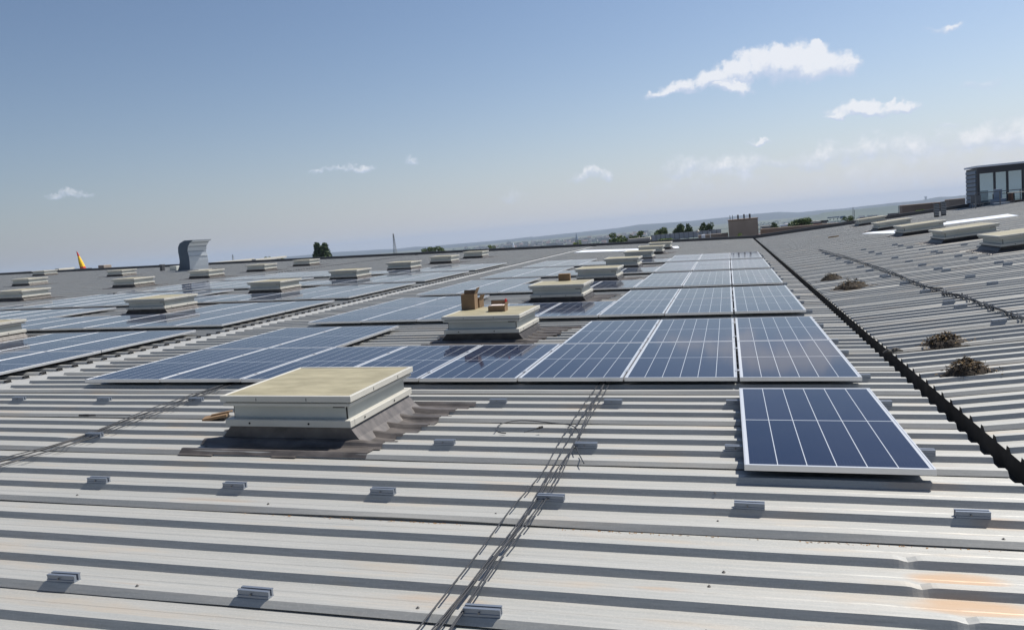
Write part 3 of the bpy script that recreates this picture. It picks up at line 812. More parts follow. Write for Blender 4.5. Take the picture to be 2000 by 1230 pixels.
# ------------------------------------------------------------------ curved exhaust duct, vents, furled flag on the far left roof
def ductthing():
    Y = 43.5
    base = at(372, 529, Y); o = empty('exhaust_duct', base, (0, 0, 0))
    px = FPX / 45.5 / .975                     # pixels per metre there
    s = 1 / px
    # S-shaped duct: back outline in the x,z plane extruded over its width; seen at a quarter turn
    w = 27 * s
    prof_ = [(-6, -5, 0), (0, 0, 1), ]
    pts = [(-.15, 0), (-.02, .35), (.02, .95), (-.02, 1.35), (-.06, 1.55), (0, 1.85), (.22, 2.08), (.55, 2.16), (.95, 2.10)]
    inn = [(1.30, 0), (1.12, .28), (1.08, .55), (.98, .62), (.95, .9), (.95, 1.2), (.98, 1.45), (1.05, 1.62), (1.08, 1.70)]
    k = 60.0 * s / 2.1
    mb = MB(); D = .85
    P = [(x * k * .9, z * k) for x, z in pts]; Q = [(x * k * .9, z * k) for x, z in inn]
    for sgn in (-1, 1):
        for i in range(len(P) - 1):
            q = [(P[i][0], 0, P[i][1]), (Q[i][0], 0, Q[i][1]), (Q[i + 1][0], 0, Q[i + 1][1]), (P[i + 1][0], 0, P[i + 1][1])]
            q = [(a, sgn * D / 2, c_) for a, b_, c_ in q]; mb.poly(q if sgn < 0 else q[::-1])
    for i in range(len(P) - 1):
        mb.poly([(P[i][0], D / 2, P[i][1]), (P[i][0], -D / 2, P[i][1]), (P[i + 1][0], -D / 2, P[i + 1][1]), (P[i + 1][0], D / 2, P[i + 1][1])])
        mb.poly([(Q[i][0], -D / 2, Q[i][1]), (Q[i][0], D / 2, Q[i][1]), (Q[i + 1][0], D / 2, Q[i + 1][1]), (Q[i + 1][0], -D / 2, Q[i + 1][1])])
    return o, mb, P, Q, s, k
def duct():
    # hood bent over towards the right (+x), open mouth facing right; broad back, toned dark for its shade, faces the camera's left
    x0, y0 = onA(371, 529, 0); o = empty('exhaust_duct', PA(x0, y0, 0), (0, TA, R(0)))
    S_ = (y0 * 1.06) / FPX                      # metres per photo pixel
    cw, tw = 27 * S_, 20 * S_                   # width of the dark face, of the light side
    # path: (side offset, height) of the dark face centre in px
    path = [(-16, 0, 32, 0), (-12.5, 10, 27, 0), (-11, 22, 25, 0), (-11.5, 32, 25, 0), (-13, 42, 24, 0), (-11.5, 52, 25, 0), (-6, 60, 26, 0), (2, 64, 24, 0), (4, 65.5, 22, 0)]
    mb = MB(); F = []
    for (cx, z, w_, _) in path: F.append((cx, z, w_))
    n = len(F); L = []
    dep = 24 * S_ * 1.5
    for (cx, z, w_) in F: L.append([((cx - w_ / 2) * S_, 0, z * S_), ((cx + w_ / 2) * S_, 0, z * S_)])
    # front (camera) face
    mb.mi = 0
    for i in range(n - 1): mb.poly([L[i][0], L[i][1], L[i + 1][1], L[i + 1][0]])
    back = [[(a[0] + 20 * S_, dep, a[2]), (b[0] + 20 * S_, dep, b[2])] for a, b in L]
    for i in range(n - 1):
        mb.poly([back[i][1], back[i][0], back[i + 1][0], back[i + 1][1]])
        mb.poly([back[i][0], L[i][0], L[i + 1][0], back[i + 1][0]])
    mb.poly([L[-1][0], L[-1][1], back[-1][1], back[-1][0]])
    mb.build('bent_duct', M_duct, o)
    mb = MB()
    for i in range(n - 1): mb.poly([L[i][1], back[i][1], back[i + 1][1], L[i + 1][1]])
    for i in range(3, n - 1):                   # horizontal louvre blades on the mouth
        a, b = Vector(L[i][1]), Vector(back[i][1]); e = Vector((.03, 0, -.01))
        mb.poly([a, b, b + e, a + e]); mb.poly([a + e + Vector((0, 0, -.02)), b + e + Vector((0, 0, -.02)), b, a])
    mb.build('duct_mouth', M_ductl, o)
    mb = MB(); mb.box(-34 * S_, 26 * S_, -.15, dep + .1, -.02, .06); mb.build('base_kerb', M_flash, o)
    tag(o, 'tall S-bent grey metal exhaust duct with a dark shaded back on the far left roof', 'exhaust duct')
duct()
for i, (u, v, h, lab) in enumerate([(315, 529, 12, 'short dark vent pipe left of the bent duct'), (391, 517, 9, 'short dark vent pipe close behind the bent duct')]):
    x, y = onA(u, v, 0); S_ = y / FPX * 1.05; mb = MB(); mb.box(-3 * S_, 3 * S_, 0, .25, 0, h * S_); mb.bbox(-3.6 * S_, 3.6 * S_, -.03, .28, h * S_, h * S_ + .06, .02)
    o = mb.build('vent_pipe', M_par, None, PA(x, y), RA); tag(o, lab, 'vent')
for i, (u, v, u2, lab) in enumerate([(345, 528, 318, 'low grey kerb box between the vent pipe and the bent duct'), (203, 524, 175, 'low tan kerb box right of the furled flag')]):
    x, y = onA(u, v, 0); x2, y2 = onA(u2, v + 2, 0); mb = MB(); mb.bbox(x2, x, y, y + .9, -.03, .28, .03)
    o = mb.build('roof_kerb', M_stone if i else M_whited, None, A0, RA); tag(o, lab, 'roof kerb')
for i, (a, b) in enumerate([((0, 537), (62, 533)), ((115, 528), (146, 525)), ((417, 516.5), (498, 508)), ((500, 510), (560, 503))]):
    xa, ya = onA(*a); xb, yb = onA(*b); mb = MB(); d = Vector((xb - xa, yb - ya, 0)); nn = Vector((-d.y, d.x, 0)).normalized() * .35
    P = [Vector((xa, ya, 0)), Vector((xb, yb, 0)), Vector((xb, yb, 0)) + nn, Vector((xa, ya, 0)) + nn]
    mb.poly([p + Vector((0, 0, .16)) for p in P])
    for q in range(4): r_ = (q + 1) % 4; mb.poly([P[q], P[r_], P[r_] + Vector((0, 0, .16)), P[q] + Vector((0, 0, .16))])
    o = under(mb.build('edge_trim', M_white, None, A0, RA)); 
x, y = onA(162, 525, 0); S_ = y / FPX * 1.06
o = empty('furled_flag', PA(x, y, 0)); mb = MB(); mb.tube([(-3.5 * S_, 0, 0), (-11 * S_, 0, 41 * S_)], .03, 6); mb.build('pole', M_alu, o)
mb = MB(); rings = [(0, 12.5, 0), (3, 12, 0), (5, 11.5, 1), (14, 9.5, 1), (24, 6, 1), (29, 4.6, 1), (31, 4.0, 0), (37, 2.2, 0), (40, .4, 0)]
n0 = 0
for (z, w_, c_) in rings:
    cx = 1.0 - z * .27
    for j in range(10):
        t = 2 * math.pi * j / 10; fold = 1 + .22 * math.sin(t * 5)
        mb.v.append(((cx + w_ / 2 * math.cos(t) * fold) * S_, w_ / 2 * math.sin(t) * fold * S_, z * S_))
for i in range(len(rings) - 1):
    for j in range(10):
        a = i * 10 + j; b = i * 10 + (j + 1) % 10; mb.f.append((a, b, b + 10, a + 10)); mb.m.append(1 if (rings[i][2] and rings[i + 1][2]) or (rings[i][2] and i < 5) else 0)
mb.build('cloth', [M_redc, M_yel], o); tag(o, 'yellow flag with red ends hanging furled on the far left roof edge', 'flag')
x, y = onA(159, 527, 0); mb = MB(); mb.box(-.45, .75, -.4, .4, 0, .12); o = mb.build('flag_base', M_par, None, PA(x, y, 0), RA); tag(o, 'flat dark base block under the furled yellow flag', 'base block')

# twin louvred chimneys on the right slope
for i, (u, v, h) in enumerate([(1830.5, 424, 22), (1844, 421, 22)]):
    x, y = onD(u, v); S_ = y / FPX * 1.1; o = empty('louvred_chimney', PD(x, y)); mb = MB()
    mb.box(-3.0 * S_, 3.0 * S_, 0, .25, 0, h * S_)
    mb.build('shaft', M_par, o); mb = MB()
    for k in range(7): mb.box(-3.3 * S_, 3.3 * S_, -.05, -.004, (3 + k * 2.6) * S_, (4 + k * 2.6) * S_)
    mb.build('louvre', M_alud, o); tag(o, f'dark narrow louvred chimney on the right slope, {"left" if i == 0 else "right"} one of the pair', 'chimney', 'pair of louvred chimneys')

# ------------------------------------------------------------------ penthouse with terrace at the right
def wallbox(name, px, Y, dep, m, parent=None, z0=None):
    """upright block facing the camera side, px = (u left, v bottom, u right, v top) read at the left edge"""
    u0, vb, u1, vt = px; a = at(u0, vb, Y); b = at(u1, vb, Y); t = at(u0, vt, Y)
    mb = MB(); zb = a.z if z0 is None else z0; mb.box(a.x, b.x, Y, Y + dep, zb, t.z)
    return mb.build(name, m, parent)
Y = 50.5
def X(u, v=370): return at(u, v, Y).x
def Z(u, v): return at(u, v, Y).z
xl = X(1909); xr = xl + 6.2; zb = Z(1915, 412); zt = Z(1910, 327.5)
ph = empty('penthouse', (xl, Y, zb)); tag(ph, 'flat-roofed glazed penthouse with blue-grey siding at the right edge', 'building')
def loc(mb, name, m, par=ph):
    o = mb.build(name, m, None); o.parent = par
    q = Vector((0, 0, 0)); p_ = par
    while p_: q += Vector(p_.location); p_ = p_.parent
    o.location = -q; return o
depth = 2.1
mb = MB(); mb.box(xl, xr, Y + .06, Y + depth, zb - 1, zt - .04); body_ = loc(mb, 'wall', M_par)
mb = MB(); z = zb
k = 0
while z < zt - .12:
    mb.box(xl - .05, xl - .002, Y + .16, Y + depth - .05, z, z + .17); z += .235
loc(mb, 'siding', M_clad)
mb = MB(); mb.box(xl - .08, xr + .1, Y - .12, Y + depth + .1, zt, zt + .10); loc(mb, 'roof_slab', mat('roof_slab_white', (.62, .66, .74), .6))
mb = MB(); fr = []
fr.append((xl, xl + .16)); wx = [X(1913.5), X(1942.5), X(1967.5), X(1998)]
mb.box(xl, xr, Y - .04, Y + .05, zt - .36, zt - .002); mb.box(xl, wx[0], Y - .04, Y + .05, zb, zt - .36)
for a in wx[1:]: mb.box(a - .05, a + .06, Y - .04, Y + .05, zb, zt - .36)
mb.box(wx[0], xr, Y - .04, Y + .05, zb, zb + .08)
loc(mb, 'facade_frame', M_wgrey)
for i in range(3):
    mb = MB(); a = wx[i] + (.06 if i else 0); b = wx[i + 1] - .05; mb.box(a, b, Y, Y + .02, zb + .08, zt - .36)
    loc(mb, 'window', M_win)
mb = MB(); mb.box(wx[3] + .06, xr, Y, Y + .02, zb + .08, zt - .36); loc(mb, 'window', M_win)
# plinth / terrace deck
mb = MB(); mb.box(xl - .75, xr + 2, Y - 2.4, Y + 5, zb - 2.6, zb - .02); loc(mb, 'terrace', M_par)
mb = MB(); mb.box(xl - .3, xr + 2, Y - 2.9, Y - 2.403, zb - 2.6, zb - .22); loc(mb, 'step', M_clad)
# railing
rl = empty('terrace_railing', (xl - .7, Y - 2.2, zb)); 
for xx in [xl - .7 + 1.18 * i for i in range(7)]:
    mb = MB(); mb.box(xx - .025, xx + .025, Y - 2.22, Y - 2.17, zb, zb + 1.0); loc(mb, 'post', M_rail, rl)
mb = MB(); mb.box(xl - .7, xr + 1.5, Y - 2.23, Y - 2.16, zb + 1.0, zb + 1.04); loc(mb, 'handrail', M_rail, rl)
mb = MB(); mb.box(xl - .7, xr + 1.5, Y - 2.21, Y - 2.18, zb + .45, zb + .475); loc(mb, 'mid_rail', M_rail, rl)
tag(rl, 'thin grey metal railing in front of the penthouse windows', 'railing')
def small(name, label, cat, parts, x, y, z):
    o = empty(name, (x, y, z))
    for pn, m, bxs in parts:
        mb = MB()
        for b in bxs: mb.bbox(*b, .01)
        mb.build(pn, m, o)
    tag(o, label, cat)
small('panel_heater', 'dark upright board standing behind the terrace railing', 'board', [('board', M_clad, [(-.2, .2, -.03, .03, .45, 1.15)]), ('stand', M_rail, [(-.15, .15, -.05, .05, 0, .449)])], X(1935), Y - 1.2, zb)
small('terrace_sofa', 'low grey outdoor sofa behind the terrace railing', 'sofa', [('seat', M_ghouse if False else M_clad, [(-.38, .38, -.3, .3, .1, .40)]), ('backrest', M_clad, [(-.38, .38, .3, .42, .1, .62)])], X(1934), Y - 1.65, zb)
small('plant_pot', 'round pale plant pot on the penthouse terrace', 'pot', [('pot', M_wcloth, [(-.15, .15, -.15, .15, 0, .36)]), ('rim', M_par, [(-.18, .18, -.18, .18, .362, .42)])], X(1953.5), Y - 1.6, zb)
small('wood_rack', 'brown wooden rack with dark open shelves on the terrace', 'rack', [('side', M_wood, [(-.48, -.40, -.3, .3, 0, .85), (.40, .48, -.3, .3, 0, .85)]), ('top', M_whouse, [(-.5, .5, -.32, .32, .852, .90)]), ('shelf', M_wood, [(-.395, .395, -.25, .3, .40, .45)]), ('back', M_black, [(-.395, .395, .2, .28, 0, .39)])], X(1975), Y - 1.3, zb)
small('armchair', 'dark folding chair beside the penthouse siding', 'chair', [('seat', M_rail, [(-.25, .25, -.25, .25, .4, .45)]), ('backrest', M_rail, [(-.25, .25, .2, .25, .46, .9)]), ('leg', M_rail, [(-.25, -.21, -.25, -.21, 0, .399), (.21, .25, -.25, -.21, 0, .399), (-.25, -.21, .21, .25, 0, .399), (.21, .25, .21, .25, 0, .399)])], X(1897), Y - 1.0, zb)

# ------------------------------------------------------------------ things behind the roof edge
def block(name, u0, v0, u1, vt0, Y, dep, m, label, cat, drop=3.5, slope=None):
    a = at(u0, v0, Y); b = at(u1, v0, Y); zt_ = at((u0 + u1) / 2, vt0, Y).z
    o = empty(name, (a.x, Y, a.z - drop)); w_ = b.x - a.x; h = zt_ - a.z + drop
    mb = MB(); mb.bbox(0, w_, 0, dep, 0, h, .03); mb.build('wall', m, o); tag(o, label, cat); return o, w_, h
o, w_, h = block('plant_room', 1424, 463, 1482, 429, 56, 3.5, M_stone, 'plain beige plant room with three short flues behind the roof edge', 'building')
mb = MB(); mb.box(-.03, w_ + .03, -.03, 3.53, h + .002, h + .06); mb.build('coping', M_stone2, o)
for i, (u, d) in enumerate([(1442, .11), (1454, .11), (1465.5, .12)]):
    x = at(u, 429, 56).x - o.location.x; mb = MB(); mb.tube([(x, 1, h + .062), (x, 1, h + .36)], d * .5, 10); mb.build('flue', M_par, o)
for u in (1426, 1431):
    x = at(u, 429, 56).x - o.location.x; mb = MB(); mb.box(x - .02, x + .02, .5, .54, h + .062, h + .36); mb.build('handrail', M_rail, o)
block('low_wall', 1486, 463, 1640, 441, 57.5, .4, M_stone2, 'long low brown rendered wall right of the plant room', 'wall')
block('low_wall', 1424 - 60, 470, 1423, 457, 57.5, .4, M_stone, 'low brown wall left of the plant room', 'wall')
block('terrace_wall', 1763, 425, 1853, 397, 60, 1.0, M_stone2, 'long brown rendered wall left of the penthouse', 'wall')
block('terrace_wall', 1853.5, 420, 1886, 388, 59, 1.0, M_stone, 'taller brown wall end touching the penthouse', 'wall')
# pale screen fence
o = empty('screen_fence', at(1273, 470, 62)); base = Vector(o.location)
for i in range(15):
    u0 = 1273 + i * 9.1; u1 = u0 + 8.6; a = at(u0, 471 - (u0 - 1273) * .088, 62); b = at(u1, 471 - (u1 - 1273) * .088, 62); t = at(u0, 459.5 - (u0 - 1273) * .088, 62)
    mb = MB(); mb.box(a.x - base.x, b.x - base.x, 0, .05, a.z - base.z, t.z - base.z); mb.build('screen_board', M_fence, o)
    mb = MB(); mb.box(a.x - base.x - .025, a.x - base.x - .002, -.03, .06, a.z - base.z - .4, t.z - base.z + .02); mb.build('post', M_rail, o)
tag(o, 'long pale screen fence of square boards beyond the far roof edge', 'fence')
block('low_building', 1265, 478, 1425, 470.5, 61, 3, M_par, 'dark low flat roof edge under the pale screen fence', 'building')
# short posts with boxes
for i, (u, vb, vt, lab) in enumerate([(1364, 471, 452, 'thin mast with a small white dish near the screen fence'), (1388, 469, 451, 'thin mast with a dark cap right of the dish mast')]):
    a = at(u, vb, 54); t = at(u, vt, 54); o = empty('antenna_mast', a - Vector((0, 0, .3))); mb = MB(); mb.tube([(0, 0, 0), (0, 0, t.z - a.z + .3)], .022, 6); mb.build('mast', M_alu, o)
    mb = MB(); mb.tube([(0, -.05, t.z - a.z + .28), (.0, -.02, t.z - a.z + .40)], [.13, .08] if i == 0 else [.07, .07], 10); mb.build('dish', M_white if i == 0 else M_rail, o); tag(o, lab, 'antenna')
a = at(1374, 469, 54); mb = MB(); mb.bbox(-.12, .12, 0, .2, -.3, .38, .03); o = mb.build('white_box', M_plate, None, a); tag(o, 'small upright white box between the two masts', 'cabinet')

# ------------------------------------------------------------------ trees and bushes
def crown(mb, R3, n, leaf, seed, lobes=9, shape='round'):
    rnd = random.Random(seed); rx, ry, rz = R3
    L = []
    for i in range(lobes):
        t = rnd.uniform(0, 2 * math.pi); zz = rnd.uniform(-.75, .85)
        if shape == 'poplar':
            rr = .38 * (1 - max(0, zz)) ** .7
        else: rr = .62 * math.sqrt(max(0, 1 - zz * zz))
        s = rnd.uniform(.28, .48) if shape != 'poplar' else rnd.uniform(.22, .36)
        L.append((Vector((rr * math.cos(t), rr * math.sin(t), zz)), s))
    if shape == 'twin': L = [(Vector(((-.36 if i % 2 else .38) + .12 * math.sin(i * 2.4) * (1 - zz_), .15 * math.cos(i * 2.4), (zz_ * 1.55 - .95) * (1 if i % 2 else .88))), (.72 - .42 * zz_)) for i, zz_ in enumerate([(j // 2) / (lobes // 2 - .99) * .999 for j in range(lobes)])]
    for i in range(n):
        c, s = rnd.choice(L)
        d = Vector((rnd.gauss(0, 1), rnd.gauss(0, 1), rnd.gauss(0, 1))).normalized() * s * rnd.uniform(.55, 1.08)
        p = c + d; p = Vector((p.x * rx, p.y * ry, p.z * rz))
        a = Vector((rnd.gauss(0, 1), rnd.gauss(0, 1), rnd.gauss(0, 1))).normalized(); b = a.cross(Vector((rnd.gauss(0, 1), rnd.gauss(0, 1), rnd.gauss(0, 1)))).normalized()
        k = leaf * rnd.uniform(.6, 1.4); mb.poly([p - a * k, p - b * k * .6, p + a * k, p + b * k * .6])
def tree(name, u, v_top, v_bot, wpx, Y, m, label, cat='tree', n=900, seed=1, shape='round', group=None, ground=-11.5, lobes=10):
    c = at(u, (v_top + v_bot) / 2, Y); S_ = (at(u + 1, v_top, Y) - at(u, v_top, Y)).length
    rz = (v_bot - v_top) / 2 * S_ * 1.08; rx = wpx / 2 * S_ * 1.25; n = int(n * 1.5)
    o = empty(name, (c.x, Y, ground))
    mb = MB(); h = c.z - ground; 
    mb.tube([(0, 0, 0), (.02 * rx, 0, h * .5), (0, .02, h), (.05 * rx, 0, h + rz * .6)], [rx * .12, rx * .09, rx * .07, rx * .02], 7)
    rnd = random.Random(seed)
    for i in range(6):
        t = rnd.uniform(0, 6.28); z0 = h - rz * rnd.uniform(-.1, .9); mb.tube([(0, 0, z0), (math.cos(t) * rx * .35, math.sin(t) * rx * .35, z0 + rz * .3), (math.cos(t) * rx * .6, math.sin(t) * rx * .6, z0 + rz * .7)], [rx * .05, rx * .03, rx * .01], 5)
    mb.build('trunk', M_bark, o)
    mb = MB(); crown(mb, (rx, rx, rz), n, max(rx, rz) * .085, seed, lobes, shape)
    cr = mb.build('crown', m, o, (0, 0, h)); tag(o, label, cat, group); return o
tree('poplar_tree', 628, 474, 512, 28, 160, M_leafd, 'dark upright double-headed poplar behind the left roof edge', n=2600, seed=3, shape='twin', lobes=18)
tree('tree', 836, 484, 500, 20, 190, M_leaf, 'left one of the two round dark trees right of the poplar', n=1300, seed=4)
tree('tree', 855, 484, 500, 22, 190, M_leaf, 'right one of the two round dark trees right of the poplar', n=1300, seed=5)
tree('tree', 522, 502, 514, 10, 190, M_leaf, 'tiny round tree top left of the poplar', n=700, seed=6)
tree('tree', 508, 506, 514, 8, 190, M_leaf, 'tiniest tree top at the left, beyond a skylight', n=400, seed=7)
tree('tree', 545, 503, 512, 16, 190, M_leaf, 'flat bush top just left of the poplar', n=500, seed=8)
tree('tree', 1205, 457, 480, 30, 120, M_leaf, 'broad green tree at the left of the tree line behind the far roof edge', n=2200, seed=9, lobes=16)
tree('tree', 1247, 454, 474, 24, 130, M_leaf, 'green tree second from the left in the tree line', n=1700, seed=10, lobes=14)
tree('tree', 1228, 461, 476, 18, 140, M_leafd, 'small darker tree filling the gap in the tree line', n=1000, seed=11)
tree('tree', 1292, 448, 470, 24, 125, M_leaf, 'green tree behind the left part of the screen fence', n=1600, seed=12, lobes=14)
tree('tree', 1326, 439, 466, 22, 120, M_leafd, 'tall dark tree behind the middle of the screen fence', n=1900, seed=13, lobes=14)
tree('tree', 1343, 440, 466, 18, 120, M_leafd, 'slim dark tree right of the tall one behind the fence', n=1500, seed=14, lobes=12)
tree('tree', 1373, 437, 462, 17, 118, M_leafd, 'left dark tree of the pair left of the plant room', n=1500, seed=15, lobes=12)
tree('tree', 1387, 438, 462, 17, 118, M_leafd, 'right dark tree of the pair left of the plant room', n=1500, seed=16, lobes=12)
tree('tree', 1268, 462, 474, 16, 150, M_leaf, 'low green tree left of the screen fence end', n=800, seed=17)
tree('tree', 1513, 434, 450, 15, 110, M_leafd, 'small dark tree right of the plant room', n=900, seed=18)
tree('tree', 1565, 427, 446, 38, 120, M_leaf, 'wide green tree behind the low brown wall', n=1900, seed=19, lobes=16)
tree('tree', 1655, 422, 442, 24, 90, M_leaf, 'loose green tree behind the end of the low brown wall', n=900, seed=20)
tree('bush', 1442, 454, 468, 13, 54.5, M_leafb, 'yellow-green bush in front of the plant room', 'bush', n=500, seed=21, ground=at(1442, 470, 54.5).z - .3)
tree('bush', 1400, 465, 471, 5, 54.5, M_leafb, 'tiny green bush left of the plant room', 'bush', n=160, seed=22, ground=at(1400, 471, 54.5).z - .3)
tree('bush', 1128, 471, 484, 16, 56, M_leafb, 'yellow-green bush in front of the distant church spire', 'bush', n=450, seed=23, ground=-3)
tree('bush', 960, 479, 488, 14, 60, M_leaf, 'pair of green bush tops at the town\'s left end', 'bush', n=450, seed=24, ground=-3)
tree('bush', 1300, 467, 474, 30, 54, M_leafb, 'flat yellow-green weeds growing under the screen fence', 'bush', n=420, seed=25, ground=-3)
tree('bush', 1800, 410, 424, 26, 56, M_leafb, 'bright yellow-green bush below the terrace wall', 'bush', n=900, seed=26, ground=-1.5)

# ------------------------------------------------------------------ pylons
def pylon(u, vt, vb, Y, label, hw):
    a, t = at(u, vb, Y), at(u, vt, Y); H = t.z - a.z; o = empty('lattice_pylon', a - Vector((0, 0, H * .5))); H *= 1.5; mb = MB(); rr = hw * .09
    for sx in (-1, 1):
        for sy in (-1, 1): mb.tube([(sx * hw, sy * hw, 0), (sx * hw * .12, sy * hw * .12, H)], rr, 4)
    nseg = 12
    for i in range(nseg):
        z0, z1 = H * i / nseg, H * (i + 1) / nseg; w0 = hw * (1 - .88 * i / nseg); w1 = hw * (1 - .88 * (i + 1) / nseg)
        for s in (-1, 1):
            mb.tube([(-w0 * s, -w0, z0), (w1 * s, -w1, z1)], rr * .6, 4); mb.tube([(w0, -w0 * s, z0), (w1, w1 * s, z1)], rr * .6, 4)
    for q in (.80, .90, .97): mb.tube([(-hw * (1.5 - q), 0, H * q), (hw * (1.5 - q), 0, H * q)], rr * .8, 4)
    mb.build('lattice', M_pyl, o); tag(o, label, 'pylon')
pylon(772, 456, 495, 420, 'tall lattice pylon standing against the hills left of centre', 1.1)
pylon(456, 497, 512, 900, 'small faint lattice pylon beyond the left roof edge', 1.6)

# ------------------------------------------------------------------ ground, hills, town
def gz(x, y):
    d = math.hypot(x, y); t = min(1, max(0, (d - 260) / 900)); t = t * t * (3 - 2 * t)
    return -11.6 - 52 * t + (2.0 * noise.noise(Vector((x * .002, y * .002, 0))) * t)
mb = MB(); rs = [0, 40, 80, 140, 200, 260, 330, 420, 520, 640, 800, 1000, 1250, 1600, 2000, 2600, 3300, 4200, 5200, 6500, 8200, 9800]; na = 72
for r in rs:
    for j in range(na):
        t = 2 * math.pi * j / na; x, y = r * math.sin(t), r * math.cos(t); mb.v.append((x, y, gz(x, y)))
for i in range(len(rs) - 1):
    for j in range(na):
        a = i * na + j; b = i * na + (j + 1) % na; mb.f.append((a, a + na, b + na, b)); mb.m.append(0 if rs[i] > 200 else 1)
o = mb.build('ground', [M_ground, M_yard], smooth=True); tag(o, kind='structure')
def hill(px, Y, m, name='hills', depth=1500, foot=-64, jag=1.5, seed=0):
    """ridge whose crest runs through the given sight lines at distance Y; slopes front and back"""
    P = []
    for i in range(len(px) - 1):
        (u0, v0), (u1, v1) = px[i], px[i + 1]; k = max(1, int(abs(u1 - u0) / 6))
        for j in range(k): t = j / k; P.append((u0 + (u1 - u0) * t, v0 + (v1 - v0) * t))
    P.append(px[-1]); mb = MB(); nf = 9; k = len(P)
    for (u, v) in P:
        d = ray(u, v); c = d * (Y / math.hypot(d.x, d.y)); hd = Vector((d.x, d.y, 0)).normalized()
        for f_ in range(-nf, nf + 1):
            t = f_ / nf; s = 1 - abs(t); s = s * s * (3 - 2 * s)
            p = Vector((c.x, c.y, 0)) + hd * depth * t * (1 if t < 0 else 1)
            z = foot + (c.z - foot) * s + jag * noise.noise(Vector((p.x * .004, p.y * .004, seed))) * (1 if abs(t) > .01 else .7)
            mb.v.append((p.x, p.y, z))
    w_ = 2 * nf + 1
    for i in range(k - 1):
        for j in range(w_ - 1): a = i * w_ + j; mb.f.append((a, a + w_, a + w_ + 1, a + 1)); mb.m.append(0)
    o = mb.build(name, m, smooth=True); tag(o, kind='structure'); return o
hill([(300, 530), (540, 503), (600, 498), (652, 492.5), (700, 490), (735, 487.5), (775, 486), (810, 482), (862, 481.5), (890, 478), (950, 473), (1000, 467), (1040, 462)], 8300, M_hill, depth=1700, seed=1)
hill([(850, 480), (950, 472), (1030, 464), (1100, 457), (1170, 449.5), (1210, 445), (1250, 438.5), (1310, 434.5), (1345, 432), (1422, 424), (1470, 418), (1520, 414), (1560, 415), (1600, 411), (1640, 408), (1690, 402.5), (1742, 396.5), (1800, 392)], 7800, M_hill, depth=1800, seed=2, jag=3)
hill([(1690, 404), (1740, 398), (1780, 393.5), (1800, 391), (1817, 387.5), (1835, 384.5), (1860, 384), (1885, 381), (1960, 372), (2100, 362)], 6800, M_hill, depth=1500, seed=3)
hill([(1480, 446), (1530, 436), (1560, 426), (1580, 421), (1600, 418.5), (1606, 415.5), (1650, 411), (1700, 406), (1745, 402), (1790, 402), (1840, 404), (1900, 410)], 4300, M_hillp, depth=900, seed=4, jag=4)
hill([(1340, 460), (1420, 447), (1470, 440), (1520, 434), (1545, 430), (1590, 428), (1640, 425)], 4800, M_hill, depth=900, seed=5, jag=4)
# tiny tower on the blue hill
a = at(1808, 388, 6600); mb = MB(); mb.box(-6, 6, -6, 6, -40, 12); mb.box(-8, 8, -8, 8, 9.5, 16); o = mb.build('hill_tower', M_ghouse, None, a); tag(o, 'tiny tower on top of the blue hill at the right', 'tower')

def house_mesh(w, d, h, kind, wall, roof):
    mb = MB(); mb.mi = 0; mb.box(-w / 2, w / 2, -d / 2, d / 2, 0, h)
    mb.mi = 1
    if kind == 'gable':
        r = w * .28; e = .8
        mb.poly([(-w/2-e, -d/2-e, h), (w/2+e, -d/2-e, h), (w/2+e, 0, h+r), (-w/2-e, 0, h+r)]); mb.poly([(w/2+e, d/2+e, h), (-w/2-e, d/2+e, h), (-w/2-e, 0, h+r), (w/2+e, 0, h+r)])
        mb.mi = 0; mb.poly([(w/2, -d/2, h), (w/2, d/2, h), (w/2, 0, h+r)]); mb.poly([(-w/2, d/2, h), (-w/2, -d/2, h), (-w/2, 0, h+r)])
    else: mb.box(-w/2-.4, w/2+.4, -d/2-.4, d/2+.4, h + .01, h + .8)
    mb.mi = 2
    for fl in range(int(h // 3)):
        for k in range(max(2, int(w // 4))):
            x = -w/2 + (k + .5) * w / max(2, int(w // 4)); mb.box(x - .7, x + .7, -d/2 - .12, -d/2 - .02, fl * 3 + 1, fl * 3 + 2.3)
    me = bpy.data.meshes.new('house'); me.from_pydata(mb.v, [], mb.f)
    for m in (wall, roof, M_wgrey): me.materials.append(m)
    me.polygons.foreach_set('material_index', mb.m); return me
kinds = [(house_mesh(16, 12, 8, 'gable', M_whouse, M_rroof), 'pale gabled house with reddish roof in the distant hazy town', 'pale gabled houses of the town'),
         (house_mesh(22, 14, 12, 'flat', M_whouse, M_groof), 'pale flat-roofed block in the distant hazy town', 'pale flat blocks of the town'),
         (house_mesh(18, 13, 10, 'gable', M_ghouse, M_groof), 'grey gabled house in the distant hazy town', 'grey gabled houses of the town'),
         (house_mesh(26, 13, 15, 'flat', M_ghouse, M_groof), 'grey multi-storey block in the distant hazy town', 'grey blocks of the town')]
rnd = random.Random(12)
def scatter(n, u0, u1, D0_, D1_, sc, wts):
    for i in range(n):
        u = rnd.uniform(u0, u1); D = rnd.uniform(D0_, D1_); d = ray(u, 460); k = D / math.hypot(d.x, d.y); x, y = d.x * k, d.y * k
        me, lab, g = rnd.choices(kinds, wts)[0]; o = bpy.data.objects.new('house', me); C.objects.link(o)
        o.location = (x, y, gz(x, y) - .5 + (1 if D > 3000 else 0)); o.rotation_euler = (0, 0, rnd.uniform(-.7, .7)); s = rnd.uniform(.7, 1.25) * sc; o.scale = (s, s, s * rnd.uniform(.8, 1.3))
        pl_ = ' left of the spire' if u < 1120 else (' right of the spire' if u < 1400 else ' past the plant room')
        tag(o, lab.replace(' in the distant hazy town', ' in the hazy town') + pl_, 'house', g + pl_)
scatter(175, 975, 1265, 2300, 4400, 1.0, (4, 2, 4, 2))
